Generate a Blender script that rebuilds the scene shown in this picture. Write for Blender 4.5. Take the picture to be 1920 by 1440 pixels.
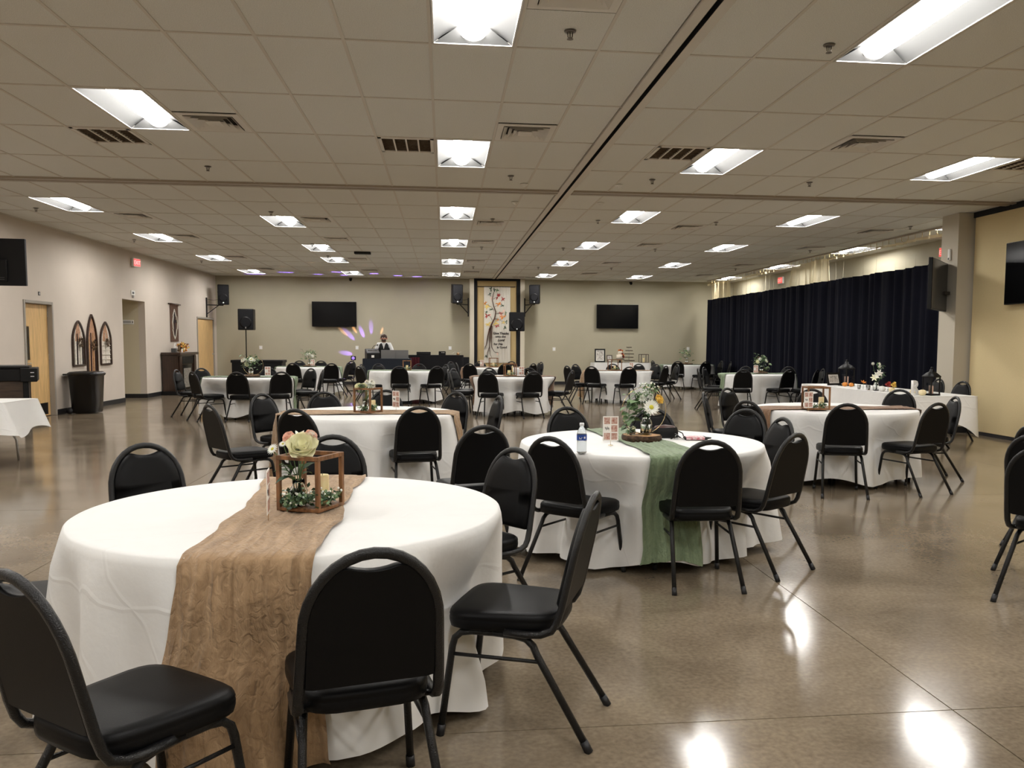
import bpy, math, random
from mathutils import Vector, Matrix
for o in list(bpy.data.objects): bpy.data.objects.remove(o, do_unlink=True)
SC = bpy.context.scene
COL = SC.collection
pi = math.pi

# ------------------------------------------------------------------ camera
CAM_H = 1.448
cd = bpy.data.cameras.new('camera'); cam = bpy.data.objects.new('camera', cd); COL.objects.link(cam)
cd.sensor_fit = 'HORIZONTAL'; cd.sensor_width = 36.0
F_PX = 1603.92
cd.lens = F_PX / 1920 * 36.0
cd.shift_x = (960 - 1020.874) / 1920
cd.shift_y = (762.604 - 720) / 1920
cd.clip_start = 0.05; cd.clip_end = 200
_p, _y, _r = 0.07503, 0.11620, 0.00520
fw = Vector((math.sin(_y)*math.cos(_p), math.cos(_y)*math.cos(_p), -math.sin(_p)))
rt = fw.cross(Vector((0, 0, 1))).normalized(); up = rt.cross(fw)
rt, up = math.cos(_r)*rt + math.sin(_r)*up, -math.sin(_r)*rt + math.cos(_r)*up
cam.matrix_world = Matrix(((rt.x, up.x, -fw.x, 0), (rt.y, up.y, -fw.y, 0), (rt.z, up.z, -fw.z, CAM_H), (0, 0, 0, 1)))
SC.camera = cam

# ------------------------------------------------------------------ world, exposure
w = bpy.data.worlds.new('world'); SC.world = w; w.use_nodes = True
w.node_tree.nodes['Background'].inputs[0].default_value = (0.9, 0.93, 1.0, 1)
w.node_tree.nodes['Background'].inputs[1].default_value = 0.15
SC.view_settings.view_transform = 'Standard'; SC.view_settings.look = 'None'
SC.view_settings.exposure = 0.0; SC.view_settings.gamma = 1.0
SC.view_settings.use_curve_mapping = False
SC.cycles.use_denoising = True
SC.cycles.max_bounces = 8; SC.cycles.diffuse_bounces = 5; SC.cycles.glossy_bounces = 4
SC.cycles.transmission_bounces = 6; SC.cycles.transparent_max_bounces = 10
SC.cycles.sample_clamp_indirect = 6.0
SC.cycles.caustics_reflective = False; SC.cycles.caustics_refractive = False
TUBE = 61.0           # radiance of the fluorescent lenses

# ------------------------------------------------------------------ room dimensions (metres)
CZ = 3.573            # ceiling
XL, XR = -7.45, 10.05  # left wall, right wall behind the curtain
YB, YF = 29.3, -6.6   # back wall, wall behind the camera
XP = 8.52             # folding partition
SLOT = 1.70           # ceiling track slot

# ------------------------------------------------------------------ materials
def sl(c):            # sRGB 0-255 -> linear
    return tuple((v/255/12.92 if v/255 <= 0.04045 else ((v/255+0.055)/1.055)**2.4) for v in c)
MATS = {}
def mat(name, col, rough=0.6, metal=0.0, var=0.0, vscale=8.0, bump=0.0, bscale=60.0, spec=0.5, trans=0.0, ior=1.45, emit=None, estr=0.0, alpha=1.0, sheen=0.0, coat=0.0, detail=4.0, stretch=None, vcol=None, subs=0.0):
    m = bpy.data.materials.new(name); m.use_nodes = True; MATS[name] = m
    nt = m.node_tree; b = nt.nodes['Principled BSDF']; L = nt.links
    col = tuple(col) + (1,)
    b.inputs['Base Color'].default_value = col
    b.inputs['Roughness'].default_value = rough; b.inputs['Metallic'].default_value = metal
    b.inputs['Specular IOR Level'].default_value = spec
    b.inputs['Transmission Weight'].default_value = trans; b.inputs['IOR'].default_value = ior
    b.inputs['Alpha'].default_value = alpha; b.inputs['Sheen Weight'].default_value = sheen
    b.inputs['Coat Weight'].default_value = coat; b.inputs['Coat Roughness'].default_value = 0.08
    if subs: b.inputs['Subsurface Weight'].default_value = subs
    if emit: b.inputs['Emission Color'].default_value = tuple(emit)+(1,); b.inputs['Emission Strength'].default_value = estr
    if var or bump:
        tc = nt.nodes.new('ShaderNodeTexCoord'); src = tc.outputs['Object']
        if stretch:
            mp = nt.nodes.new('ShaderNodeMapping'); mp.inputs['Scale'].default_value = stretch
            L.new(src, mp.inputs['Vector']); src = mp.outputs['Vector']
    if var:
        n = nt.nodes.new('ShaderNodeTexNoise'); n.inputs['Scale'].default_value = vscale; n.inputs['Detail'].default_value = detail
        L.new(src, n.inputs['Vector'])
        r = nt.nodes.new('ShaderNodeValToRGB'); r.color_ramp.elements[0].position = 0.3; r.color_ramp.elements[1].position = 0.7
        c0 = vcol if vcol else tuple(v*(1-var) for v in col[:3]); c1 = tuple(min(1, v*(1+var)) for v in col[:3])
        r.color_ramp.elements[0].color = tuple(c0)+(1,); r.color_ramp.elements[1].color = c1+(1,)
        L.new(n.outputs['Fac'], r.inputs['Fac']); L.new(r.outputs['Color'], b.inputs['Base Color'])
    if bump:
        n2 = nt.nodes.new('ShaderNodeTexNoise'); n2.inputs['Scale'].default_value = bscale; n2.inputs['Detail'].default_value = 3
        L.new(src, n2.inputs['Vector'])
        bp = nt.nodes.new('ShaderNodeBump'); bp.inputs['Strength'].default_value = bump; bp.inputs['Distance'].default_value = 0.01
        L.new(n2.outputs['Fac'], bp.inputs['Height']); L.new(bp.outputs['Normal'], b.inputs['Normal'])
    return m

mat('wall_left', (0.60, 0.53, 0.46), 0.75, var=0.03, vscale=1.5, bump=0.25, bscale=120)
mat('wall_back', (0.42, 0.385, 0.285), 0.75, var=0.03, vscale=1.5, bump=0.25, bscale=120)
mat('wall_alcove', (0.62, 0.55, 0.40), 0.75, bump=0.2, bscale=120)
mat('wall_pier', (0.50, 0.455, 0.37), 0.7, bump=0.2, bscale=120)
mat('partition', (0.70, 0.57, 0.325), 0.85, var=0.10, vscale=90, bump=0.3, bscale=200, stretch=(1, 1, 6))
mat('black_rubber', (0.012, 0.012, 0.014), 0.45)
mat('tile', (0.735, 0.735, 0.70), 0.9, var=0.12, vscale=160, bump=0.5, bscale=220, detail=2)
mat('grid_metal', (0.62, 0.58, 0.52), 0.5)
mat('track_metal', (0.36, 0.31, 0.25), 0.4)
mat('slot_black', (0.004, 0.004, 0.005), 0.8)
mat('troffer', (0.085, 0.085, 0.084), 0.55)
mat('troffer_rim', (0.72, 0.71, 0.69), 0.4)
mat('vent_metal', (0.70, 0.67, 0.62), 0.45)
mat('vent_dark', (0.05, 0.045, 0.04), 0.8)
mat('grille_dark', (0.30, 0.25, 0.20), 0.9, var=0.3, vscale=30)
mat('sprinkler', (0.16, 0.14, 0.12), 0.3, metal=0.9)
mat('white_plastic', (0.80, 0.79, 0.76), 0.4)
mat('lens', (0.9, 0.9, 0.9), 0.4, emit=(1.0, 0.975, 0.935), estr=TUBE)
mat('exit_red', (0.75, 0.05, 0.05), 0.4, emit=(1.0, 0.10, 0.09), estr=0.9)
mat('exit_letter', (0.9, 0.5, 0.5), 0.4, emit=(1.0, 0.45, 0.42), estr=1.0)
mat('wood_door', (0.66, 0.43, 0.19), 0.4, var=0.16, vscale=5, stretch=(6, 6, 0.7), bump=0.05, bscale=20)
mat('door_frame', (0.33, 0.30, 0.26), 0.4)
mat('steel', (0.5, 0.5, 0.5), 0.28, metal=1.0)
mat('brass', (0.50, 0.36, 0.14), 0.3, metal=1.0)
mat('tv_black', (0.004, 0.004, 0.0045), 0.14, spec=0.22)
mat('plastic_black', (0.004, 0.004, 0.0045), 0.45, spec=0.3)
mat('plastic_grey', (0.07, 0.07, 0.07), 0.5)
mat('trash', (0.005, 0.005, 0.0055), 0.25)
mat('dark_wood', (0.030, 0.013, 0.007), 0.32, var=0.4, vscale=4, stretch=(5, 5, 0.6), coat=0.3)
mat('walnut', (0.060, 0.038, 0.024), 0.45, var=0.4, vscale=5, stretch=(0.8, 5, 6))
mat('stain_wood', (0.19, 0.085, 0.032), 0.5, var=0.45, vscale=14, stretch=(4, 4, 0.7), bump=0.2, bscale=40)
mat('bark', (0.060, 0.034, 0.020), 0.9, var=0.7, vscale=35, bump=1.0, bscale=45)
mat('log_top', (0.44, 0.25, 0.11), 0.7, var=0.25, vscale=25)
mat('vinyl', (0.0032, 0.0032, 0.0036), 0.44, spec=0.17, bump=0.06, bscale=350)
mat('chair_frame', (0.0055, 0.0055, 0.006), 0.30, spec=0.45, bump=0.35, bscale=260)
mat('candle', (0.80, 0.66, 0.36), 0.5, subs=0.15)
mat('glass', (0.95, 0.97, 0.96), 0.03, trans=1.0, ior=1.3)
mat('water', (0.85, 0.92, 0.97), 0.05, trans=0.9, ior=1.25)
mat('leaf', (0.085, 0.16, 0.055), 0.5, var=0.35, vscale=12)
mat('leaf_pale', (0.17, 0.26, 0.13), 0.55, var=0.3, vscale=12)
mat('leaf_dark', (0.045, 0.085, 0.045), 0.5, var=0.3, vscale=12)
mat('petal_white', (0.86, 0.85, 0.78), 0.6, subs=0.1)
mat('petal_cream', (0.97, 0.93, 0.68), 0.6, var=0.12, vscale=40)
mat('petal_yellow', (0.85, 0.62, 0.16), 0.6)
mat('petal_pink', (0.93, 0.66, 0.55), 0.6)
mat('petal_orange', (0.75, 0.26, 0.04), 0.6)
mat('petal_red', (0.42, 0.05, 0.04), 0.6)
mat('flower_eye', (0.50, 0.45, 0.04), 0.8)
mat('gold_wire', (0.80, 0.62, 0.34), 0.25, metal=1.0)
mat('paper', (0.82, 0.79, 0.74), 0.7)
mat('photo', (0.16, 0.045, 0.03), 0.5, var=0.9, vscale=75, vcol=(0.62, 0.48, 0.40))
mat('photo_bw', (0.10, 0.09, 0.08), 0.4, var=0.9, vscale=22, vcol=(0.70, 0.66, 0.6))
mat('label_blue', (0.02, 0.07, 0.36), 0.4)
mat('cap_white', (0.85, 0.86, 0.88), 0.4)
mat('maroon_print', (0.22, 0.015, 0.03), 0.45, var=1.0, vscale=60, vcol=(0.75, 0.68, 0.68))
mat('brown_leather', (0.055, 0.022, 0.018), 0.4)
mat('laptop', (0.20, 0.20, 0.20), 0.45, metal=0.3)
mat('black_cloth', (0.006, 0.006, 0.008), 0.9, bump=0.3, bscale=30)
mat('navy_cloth', (0.008, 0.011, 0.018), 0.9)
mat('red_cloth', (0.07, 0.004, 0.010), 0.85)
mat('skin', (0.52, 0.25, 0.17), 0.5)
mat('hair', (0.045, 0.022, 0.014), 0.6)
mat('shirt', (0.80, 0.80, 0.80), 0.8)
mat('trousers', (0.012, 0.012, 0.016), 0.8)
mat('tan_panel', (0.55, 0.41, 0.20), 0.85, var=0.1, vscale=80)
mat('jamb_white', (0.66, 0.60, 0.48), 0.5)
mat('banner', (0.70, 0.66, 0.58), 0.85)
mat('tree_brown', (0.075, 0.028, 0.014), 0.8)
mat('ink', (0.05, 0.045, 0.045), 0.8)
mat('tapestry', (0.11, 0.055, 0.033), 0.95, var=0.5, vscale=60, bump=0.5, bscale=80)
mat('tapestry_white', (0.62, 0.58, 0.50), 0.95)
mat('tapestry_dark', (0.018, 0.008, 0.008), 0.95)
mat('whitewash', (0.62, 0.57, 0.50), 0.8, var=0.2, vscale=20)
mat('copper_wood', (0.40, 0.22, 0.13), 0.7, var=0.3, vscale=20)
mat('twig', (0.10, 0.065, 0.035), 0.9, var=0.5, vscale=60)
mat('cake', (0.82, 0.74, 0.62), 0.6)
mat('pumpkin_orange', (0.70, 0.27, 0.05), 0.5)
mat('pumpkin_cream', (0.82, 0.70, 0.44), 0.5)
mat('pumpkin_white', (0.80, 0.79, 0.77), 0.5)
mat('sheer', (0.80, 0.72, 0.52), 0.9, alpha=0.16)
mat('sheer_dense', (0.82, 0.72, 0.48), 0.9, alpha=0.62)
mat('stone_grey', (0.22, 0.20, 0.17), 0.9, var=0.4, vscale=25)
mat('sky_blue_glow', (0.5, 0.6, 0.7), 0.5)
mat('led_white', (0.8, 0.8, 0.8), 0.5, emit=(1, 1, 1), estr=2.0)
mat('led_violet', (0.3, 0.2, 0.6), 0.5, emit=(0.35, 0.2, 1.0), estr=0.8)

def cloth_mat(name, col, crease=0.5, var=0.03):
    """tablecloth: fine weave plus the pressed fold lines of a cloth taken out of its packet"""
    m = mat(name, col, 0.82, sheen=0.15, var=var, vscale=6)
    nt = m.node_tree; b = nt.nodes['Principled BSDF']; L = nt.links
    tc = nt.nodes.new('ShaderNodeTexCoord')
    dn = nt.nodes.new('ShaderNodeTexNoise'); dn.inputs['Scale'].default_value = 3.0; dn.inputs['Detail'].default_value = 2
    L.new(tc.outputs['Object'], dn.inputs['Vector'])
    mx = nt.nodes.new('ShaderNodeMixRGB'); mx.blend_type = 'ADD'; mx.inputs['Fac'].default_value = 0.16
    L.new(tc.outputs['Object'], mx.inputs['Color1']); L.new(dn.outputs['Color'], mx.inputs['Color2'])
    acc = None
    for rot, period in (((0, 0.75, 0.4), 0.47), ((0.6, -0.7, 1.3), 0.61), ((0.1, 1.45, 0.0), 0.55)):
        mp = nt.nodes.new('ShaderNodeMapping'); mp.inputs['Rotation'].default_value = rot; L.new(mx.outputs['Color'], mp.inputs['Vector'])
        sp = nt.nodes.new('ShaderNodeSeparateXYZ'); L.new(mp.outputs['Vector'], sp.inputs['Vector'])
        pg = nt.nodes.new('ShaderNodeMath'); pg.operation = 'PINGPONG'; pg.inputs[1].default_value = period/2; L.new(sp.outputs['X'], pg.inputs[0])
        mr_ = nt.nodes.new('ShaderNodeMapRange'); mr_.inputs['From Max'].default_value = 0.012; mr_.inputs['To Min'].default_value = 1.0; mr_.inputs['To Max'].default_value = 0.0; L.new(pg.outputs[0], mr_.inputs['Value'])
        if acc is None: acc = mr_.outputs['Result']
        else:
            mm = nt.nodes.new('ShaderNodeMath'); mm.operation = 'MAXIMUM'; L.new(acc, mm.inputs[0]); L.new(mr_.outputs['Result'], mm.inputs[1]); acc = mm.outputs[0]
    wn = nt.nodes.new('ShaderNodeTexNoise'); wn.inputs['Scale'].default_value = 9; wn.inputs['Detail'].default_value = 5
    L.new(tc.outputs['Object'], wn.inputs['Vector'])
    ad = nt.nodes.new('ShaderNodeMath'); ad.operation = 'MULTIPLY_ADD'; ad.inputs[1].default_value = 0.30
    L.new(acc, ad.inputs[0]); L.new(wn.outputs['Fac'], ad.inputs[2])
    bp = nt.nodes.new('ShaderNodeBump'); bp.inputs['Strength'].default_value = crease; bp.inputs['Distance'].default_value = 0.02
    L.new(ad.outputs['Value'], bp.inputs['Height']); L.new(bp.outputs['Normal'], b.inputs['Normal'])
    return m
cloth_mat('tablecloth', (0.77, 0.768, 0.755), 0.22, 0.015)

def gauze_mat(name, col, dark):
    """crinkled cheesecloth runner: stretched noise drives colour and relief"""
    m = mat(name, col, 0.9, sheen=0.2)
    nt = m.node_tree; b = nt.nodes['Principled BSDF']; L = nt.links
    uv = nt.nodes.new('ShaderNodeUVMap')
    mp = nt.nodes.new('ShaderNodeMapping'); mp.inputs['Scale'].default_value = (9, 1.1, 1); L.new(uv.outputs['UV'], mp.inputs['Vector'])
    n = nt.nodes.new('ShaderNodeTexNoise'); n.inputs['Scale'].default_value = 3.0; n.inputs['Detail'].default_value = 6; n.inputs['Distortion'].default_value = 0.8
    L.new(mp.outputs['Vector'], n.inputs['Vector'])
    r = nt.nodes.new('ShaderNodeValToRGB'); r.color_ramp.elements[0].position = 0.32; r.color_ramp.elements[1].position = 0.68
    r.color_ramp.elements[0].color = tuple(dark)+(1,); r.color_ramp.elements[1].color = tuple(col)+(1,)
    nf = n; L.new(r.outputs['Color'], b.inputs['Base Color'])
    bp = nt.nodes.new('ShaderNodeBump'); bp.inputs['Strength'].default_value = 0.9; bp.inputs['Distance'].default_value = 0.02
    n5 = nt.nodes.new('ShaderNodeTexNoise'); n5.inputs['Scale'].default_value = 26; n5.inputs['Detail'].default_value = 4; n5.inputs['Distortion'].default_value = 1.2
    mp5 = nt.nodes.new('ShaderNodeMapping'); mp5.inputs['Scale'].default_value = (1.6, 1.0, 1); L.new(uv.outputs['UV'], mp5.inputs['Vector']); L.new(mp5.outputs['Vector'], n5.inputs['Vector'])
    a5 = nt.nodes.new('ShaderNodeMath'); a5.operation = 'MULTIPLY_ADD'; a5.inputs[1].default_value = 0.55; L.new(n5.outputs['Fac'], a5.inputs[0]); L.new(n.outputs['Fac'], a5.inputs[2])
    c5 = nt.nodes.new('ShaderNodeMapRange'); c5.inputs['From Min'].default_value = 0.15; c5.inputs['From Max'].default_value = 1.4; L.new(a5.outputs[0], c5.inputs['Value']); L.new(c5.outputs['Result'], r.inputs['Fac'])
    L.new(a5.outputs[0], bp.inputs['Height']); L.new(bp.outputs['Normal'], b.inputs['Normal'])
    return m
gauze_mat('gauze_tan', (0.43, 0.285, 0.16), (0.23, 0.14, 0.07))
gauze_mat('gauze_brown', (0.27, 0.155, 0.085), (0.15, 0.08, 0.042))
gauze_mat('gauze_green', (0.24, 0.31, 0.19), (0.135, 0.185, 0.105))

def floor_mat():
    m = bpy.data.materials.new('concrete'); m.use_nodes = True; MATS['concrete'] = m
    nt = m.node_tree; b = nt.nodes['Principled BSDF']; L = nt.links
    g = nt.nodes.new('ShaderNodeNewGeometry')
    n1 = nt.nodes.new('ShaderNodeTexNoise'); n1.inputs['Scale'].default_value = 1.3; n1.inputs['Detail'].default_value = 9; n1.inputs['Roughness'].default_value = 0.62; n1.inputs['Distortion'].default_value = 0.5
    L.new(g.outputs['Position'], n1.inputs['Vector'])
    r1 = nt.nodes.new('ShaderNodeValToRGB'); e = r1.color_ramp.elements
    e[0].position = 0.30; e[0].color = (0.145, 0.112, 0.076, 1); e[1].position = 0.72; e[1].color = (0.29, 0.232, 0.165, 1)
    L.new(n1.outputs['Fac'], r1.inputs['Fac'])
    n2 = nt.nodes.new('ShaderNodeTexNoise'); n2.inputs['Scale'].default_value = 45; n2.inputs['Detail'].default_value = 4
    L.new(g.outputs['Position'], n2.inputs['Vector'])
    mx = nt.nodes.new('ShaderNodeMixRGB'); mx.blend_type = 'OVERLAY'; mx.inputs['Fac'].default_value = 0.45
    L.new(r1.outputs['Color'], mx.inputs['Color1']); L.new(n2.outputs['Fac'], mx.inputs['Color2']); L.new(mx.outputs['Color'], b.inputs['Base Color'])
    n3 = nt.nodes.new('ShaderNodeTexNoise'); n3.inputs['Scale'].default_value = 2.3; n3.inputs['Detail'].default_value = 5
    L.new(g.outputs['Position'], n3.inputs['Vector'])
    mr = nt.nodes.new('ShaderNodeMapRange'); mr.inputs['To Min'].default_value = 0.09; mr.inputs['To Max'].default_value = 0.19
    L.new(n3.outputs['Fac'], mr.inputs['Value']); L.new(mr.outputs['Result'], b.inputs['Roughness'])
    b.inputs['Specular IOR Level'].default_value = 0.55
    bp = nt.nodes.new('ShaderNodeBump'); bp.inputs['Strength'].default_value = 0.035; bp.inputs['Distance'].default_value = 0.02
    n4 = nt.nodes.new('ShaderNodeTexNoise'); n4.inputs['Scale'].default_value = 3.2; n4.inputs['Detail'].default_value = 3
    L.new(g.outputs['Position'], n4.inputs['Vector']); L.new(n4.outputs['Fac'], bp.inputs['Height']); L.new(bp.outputs['Normal'], b.inputs['Normal'])
floor_mat()

def curtain_mat():
    m = mat('navy_curtain', (0.0030, 0.0036, 0.0095), 0.9, sheen=0.02, spec=0.2)
curtain_mat()

# ------------------------------------------------------------------ mesh builder
class MB:
    def __init__(s): s.v = []; s.f = []; s.uv = None; s.sm = []
    def add(s, vs, fs, smooth=False):
        k = len(s.v); s.v += [tuple(q) for q in vs]; s.f += [tuple(i+k for i in f) for f in fs]; s.sm += [smooth]*len(fs); return s
    def box(s, x0, x1, y0, y1, z0, z1):
        return s.add([(x0,y0,z0),(x1,y0,z0),(x1,y1,z0),(x0,y1,z0),(x0,y0,z1),(x1,y0,z1),(x1,y1,z1),(x0,y1,z1)],
                     [(0,3,2,1),(4,5,6,7),(0,1,5,4),(1,2,6,5),(2,3,7,6),(3,0,4,7)])
    def cbox(s, x0, x1, y0, y1, z0, z1, c=0.005):       # chamfered box
        v = []; 
        for sx in (0, 1):
            for sy in (0, 1):
                for sz in (0, 1):
                    X, Y, Z = (x0, x1)[sx], (y0, y1)[sy], (z0, z1)[sz]
                    dx, dy, dz = (c, -c)[sx], (c, -c)[sy], (c, -c)[sz]
                    v += [(X, Y+dy, Z+dz), (X+dx, Y, Z+dz), (X+dx, Y+dy, Z)]
        I = lambda a, b, d, k: (a*4+b*2+d)*3+k
        f = [(I(0,0,0,0),I(0,0,1,0),I(0,1,1,0),I(0,1,0,0)),(I(1,0,0,0),I(1,1,0,0),I(1,1,1,0),I(1,0,1,0)),
             (I(0,0,0,1),I(1,0,0,1),I(1,0,1,1),I(0,0,1,1)),(I(0,1,0,1),I(0,1,1,1),I(1,1,1,1),I(1,1,0,1)),
             (I(0,0,0,2),I(0,1,0,2),I(1,1,0,2),I(1,0,0,2)),(I(0,0,1,2),I(1,0,1,2),I(1,1,1,2),I(0,1,1,2))]
        for a in (0, 1):
            for b in (0, 1):
                f += [(I(a,b,0,0),I(a,b,1,0),I(a,b,1,1),I(a,b,0,1)), (I(a,0,b,0),I(a,1,b,0),I(a,1,b,2),I(a,0,b,2)), (I(0,a,b,1),I(1,a,b,1),I(1,a,b,2),I(0,a,b,2))]
        for a in (0, 1):
            for b in (0, 1):
                for d in (0, 1): f.append((I(a,b,d,0),I(a,b,d,1),I(a,b,d,2)))
        return s.add(v, f)
    def obox(s, c, ax, ay, az, hx, hy, hz):             # oriented box: centre, axes, half sizes
        c, ax, ay, az = Vector(c), Vector(ax), Vector(ay), Vector(az); vs = []
        for k in range(8):
            vs.append(c + ax*hx*(1 if k in (1,2,5,6) else -1) + ay*hy*(1 if k in (2,3,6,7) else -1) + az*hz*(1 if k >= 4 else -1))
        return s.add(vs, [(0,3,2,1),(4,5,6,7),(0,1,5,4),(1,2,6,5),(2,3,7,6),(3,0,4,7)])
    def bar(s, a, b, w, h=None):                        # straight square bar from a to b
        a, b = Vector(a), Vector(b); d = (b-a); L = d.length; d.normalize(); h = h or w
        r = Vector((0,0,1)) if abs(d.z) < 0.9 else Vector((1,0,0)); x = d.cross(r).normalized(); y = x.cross(d)
        return s.obox((a+b)/2, d, x, y, L/2, w/2, h/2)
    def tube(s, path, r, n=8, cap=True, rs=None, closed=False, flat=None):
        P = [Vector(q) for q in path]; m = len(P); vs = []; x = None
        for i, q in enumerate(P):
            if closed: t = P[(i+1) % m] - P[i-1]
            else: t = P[min(i+1, m-1)] - P[max(i-1, 0)]
            t.normalize()
            if x is None:
                ref = Vector((0,0,1)) if abs(t.z) < 0.9 else Vector((1,0,0)); x = t.cross(ref).normalized()
            else:
                x = (x - t*x.dot(t)).normalized()
            y = t.cross(x); R = rs[i] if rs else r
            for k in range(n):
                a = 2*pi*(k+0.5)/n; vs.append(q + x*R*math.cos(a) + y*R*math.sin(a)*(flat or 1))
        fs = []
        for i in range(m if closed else m-1):
            j = (i+1) % m
            for k in range(n): fs.append((i*n+k, i*n+(k+1) % n, j*n+(k+1) % n, j*n+k))
        if cap and not closed: fs += [tuple(range(n-1, -1, -1)), tuple(range((m-1)*n, m*n))]
        return s.add(vs, fs, True)
    def lathe(s, prof, c=(0,0,0), n=24, cap=True, axis=None):
        vs = []; c = Vector(c)
        for r, z in prof:
            for k in range(n):
                a = 2*pi*k/n; vs.append(c + Vector((r*math.cos(a), r*math.sin(a), z)))
        fs = []
        for i in range(len(prof)-1):
            for k in range(n): fs.append((i*n+k, i*n+(k+1) % n, (i+1)*n+(k+1) % n, (i+1)*n+k))
        if cap: fs += [tuple(range(n-1, -1, -1)), tuple(range((len(prof)-1)*n, len(prof)*n))]
        return s.add(vs, fs, True)
    def ball(s, c, r, n=8, m=6, sz=1.0):
        pr = [(max(1e-4, r*math.sin(pi*i/m)), -r*sz*math.cos(pi*i/m)) for i in range(m+1)]
        return s.lathe(pr, c, n, cap=False)
    def poly(s, pts, y0, y1, plane='xz'):               # outline (a,b) extruded along the third axis
        n = len(pts)
        mk = {'xz': lambda a, b, t: (a, t, b), 'yz': lambda a, b, t: (t, a, b), 'xy': lambda a, b, t: (a, b, t)}[plane]
        vs = [mk(a, b, y0) for a, b in pts] + [mk(a, b, y1) for a, b in pts]
        fs = [tuple(range(n)), tuple(range(2*n-1, n-1, -1))] + [(i, i+n, (i+1) % n + n, (i+1) % n) for i in range(n)]
        return s.add(vs, fs)
    def grid(s, fn, nu, nv, smooth=True, wrap=False):
        vs = [fn(i/nu, j/nv) for i in range(nu+(0 if wrap else 1)) for j in range(nv+1)]
        m = nu if wrap else nu+1; w_ = nv+1
        fs = [(i*w_+j, ((i+1) % m)*w_+j, ((i+1) % m)*w_+j+1, i*w_+j+1) for i in range(nu) for j in range(nv)]
        return s.add(vs, fs, smooth)
    def mesh(s, name, m=None):
        me = bpy.data.meshes.new(name); me.from_pydata(s.v, [], s.f); me.polygons.foreach_set('use_smooth', s.sm)
        if s.uv:
            ul = me.uv_layers.new(name='UVMap')
            for lp in me.loops: ul.data[lp.index].uv = s.uv[lp.vertex_index]
        if m: me.materials.append(MATS[m])
        me.update(); return me
    def build(s, name, m, parent=None, loc=None, rz=None):
        o = bpy.data.objects.new(name, s.mesh(name, m)); COL.objects.link(o)
        if parent: o.parent = parent
        if loc: o.location = loc
        if rz is not None: o.rotation_euler = (0, 0, rz)
        return o
def link(name, me, parent=None, loc=None, rot=None, scale=None):
    o = bpy.data.objects.new(name, me); COL.objects.link(o)
    if parent: o.parent = parent
    if loc is not None: o.location = loc
    if rot is not None: o.rotation_euler = rot
    if scale is not None: o.scale = scale
    return o
def tag(o, label=None, cat=None, group=None, kind=None):
    if label: o['label'] = label
    if cat: o['category'] = cat
    if group: o['group'] = group
    if kind: o['kind'] = kind
    return o
def thing(name, label, cat, loc=(0,0,0), rz=0.0, group=None):
    o = bpy.data.objects.new(name, None); COL.objects.link(o); o.empty_display_size = 0.1
    o.location = loc; o.rotation_euler = (0, 0, rz)
    return tag(o, label, cat, group)
def copy_tree(o, parent=None):
    c = o.copy(); COL.objects.link(c)
    if parent: c.parent = parent
    for ch in o.children: copy_tree(ch, c)
    return c
def smooth_by(o, ang=40):
    pass
def text_mesh(txt, size, m, name='lettering', extrude=0.002, align='CENTER', shear=0.0, bold=0.0):
    cu = bpy.data.curves.new(name, 'FONT'); cu.body = txt; cu.size = size; cu.extrude = extrude; cu.align_x = align; cu.shear = shear
    cu.resolution_u = 2; cu.offset = bold
    o = bpy.data.objects.new('tmp_text', cu); COL.objects.link(o)
    bpy.context.view_layer.update()
    me = bpy.data.meshes.new_from_object(o.evaluated_get(bpy.context.evaluated_depsgraph_get()))
    bpy.data.objects.remove(o); bpy.data.curves.remove(cu); me.name = name
    me.materials.clear(); me.materials.append(MATS[m]); return me
def ordinal(k): return ['first', 'second', 'third', 'fourth', 'fifth', 'sixth', 'seventh', 'eighth', 'ninth', 'tenth'][k]

# ================================================================== THE SETTING
def struct(name, mb, m, label=None):
    o = mb.build(name, m); o['kind'] = 'structure'
    if label: o['label'] = label
    return o
# ---- floor: polished concrete slabs with saw-cut joints
fl = struct('floor', MB().box(XL-2.2, XR+0.2, YF-0.2, YB+0.2, -0.30, -0.012), 'black_rubber', 'polished brown concrete floor with saw-cut joints')
jx = [XL-2.0, -2.57, 2.0, 6.57, XR]; jy = [YF, -1.47, 3.09, 7.66, 12.23, 16.8, 21.37, 25.94, YB]
for i in range(len(jx)-1):
    for j in range(len(jy)-1):
        g_ = 0.0028
        MB().box(jx[i]+g_, jx[i+1]-g_, jy[j]+g_, jy[j+1]-g_, -0.012, 0.0).build('slab', 'concrete', fl)

# ---- walls
D1 = (16.28, 17.42)    # door near the trash bin
AL = (21.03, 22.54)    # passage opening
D2 = (27.05, 28.95)    # far door
wl = MB()
def wseg(y0, y1, z0, z1): wl.box(XL-0.16, XL, y0, y1, z0, z1)
wseg(YF, D1[0], 0, CZ); wseg(D1[0], D1[1], 2.16, CZ); wseg(D1[1], AL[0], 0, CZ); wseg(AL[0], AL[1], 2.41, CZ); wseg(AL[1], D2[0], 0, CZ); wseg(D2[0], D2[1], 2.17, CZ); wseg(D2[1], YB, 0, CZ)
struct('wall_left', wl, 'wall_left', 'long pinkish beige side wall')
struct('wall_alcove', MB().box(XL-1.9, XL-0.16, AL[1], AL[1]+0.12, 0, CZ).box(XL-1.9, XL-0.16, AL[0]-0.12, AL[0], 0, CZ).box(XL-2.0, XL-1.9, AL[0]-0.12, AL[1]+0.12, 0, CZ).box(XL-1.9, XL-0.16, AL[0], AL[1], 2.60, 2.70), 'wall_alcove', 'beige side walls of the passage')
struct('wall_back', MB().box(XL, XR, YB, YB+0.16, 0, CZ+0.2), 'wall_back', 'beige back wall')
struct('wall_front', MB().box(XL, XR, YF-0.16, YF, 0, CZ+0.2), 'wall_back', 'wall behind the viewer')
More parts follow.
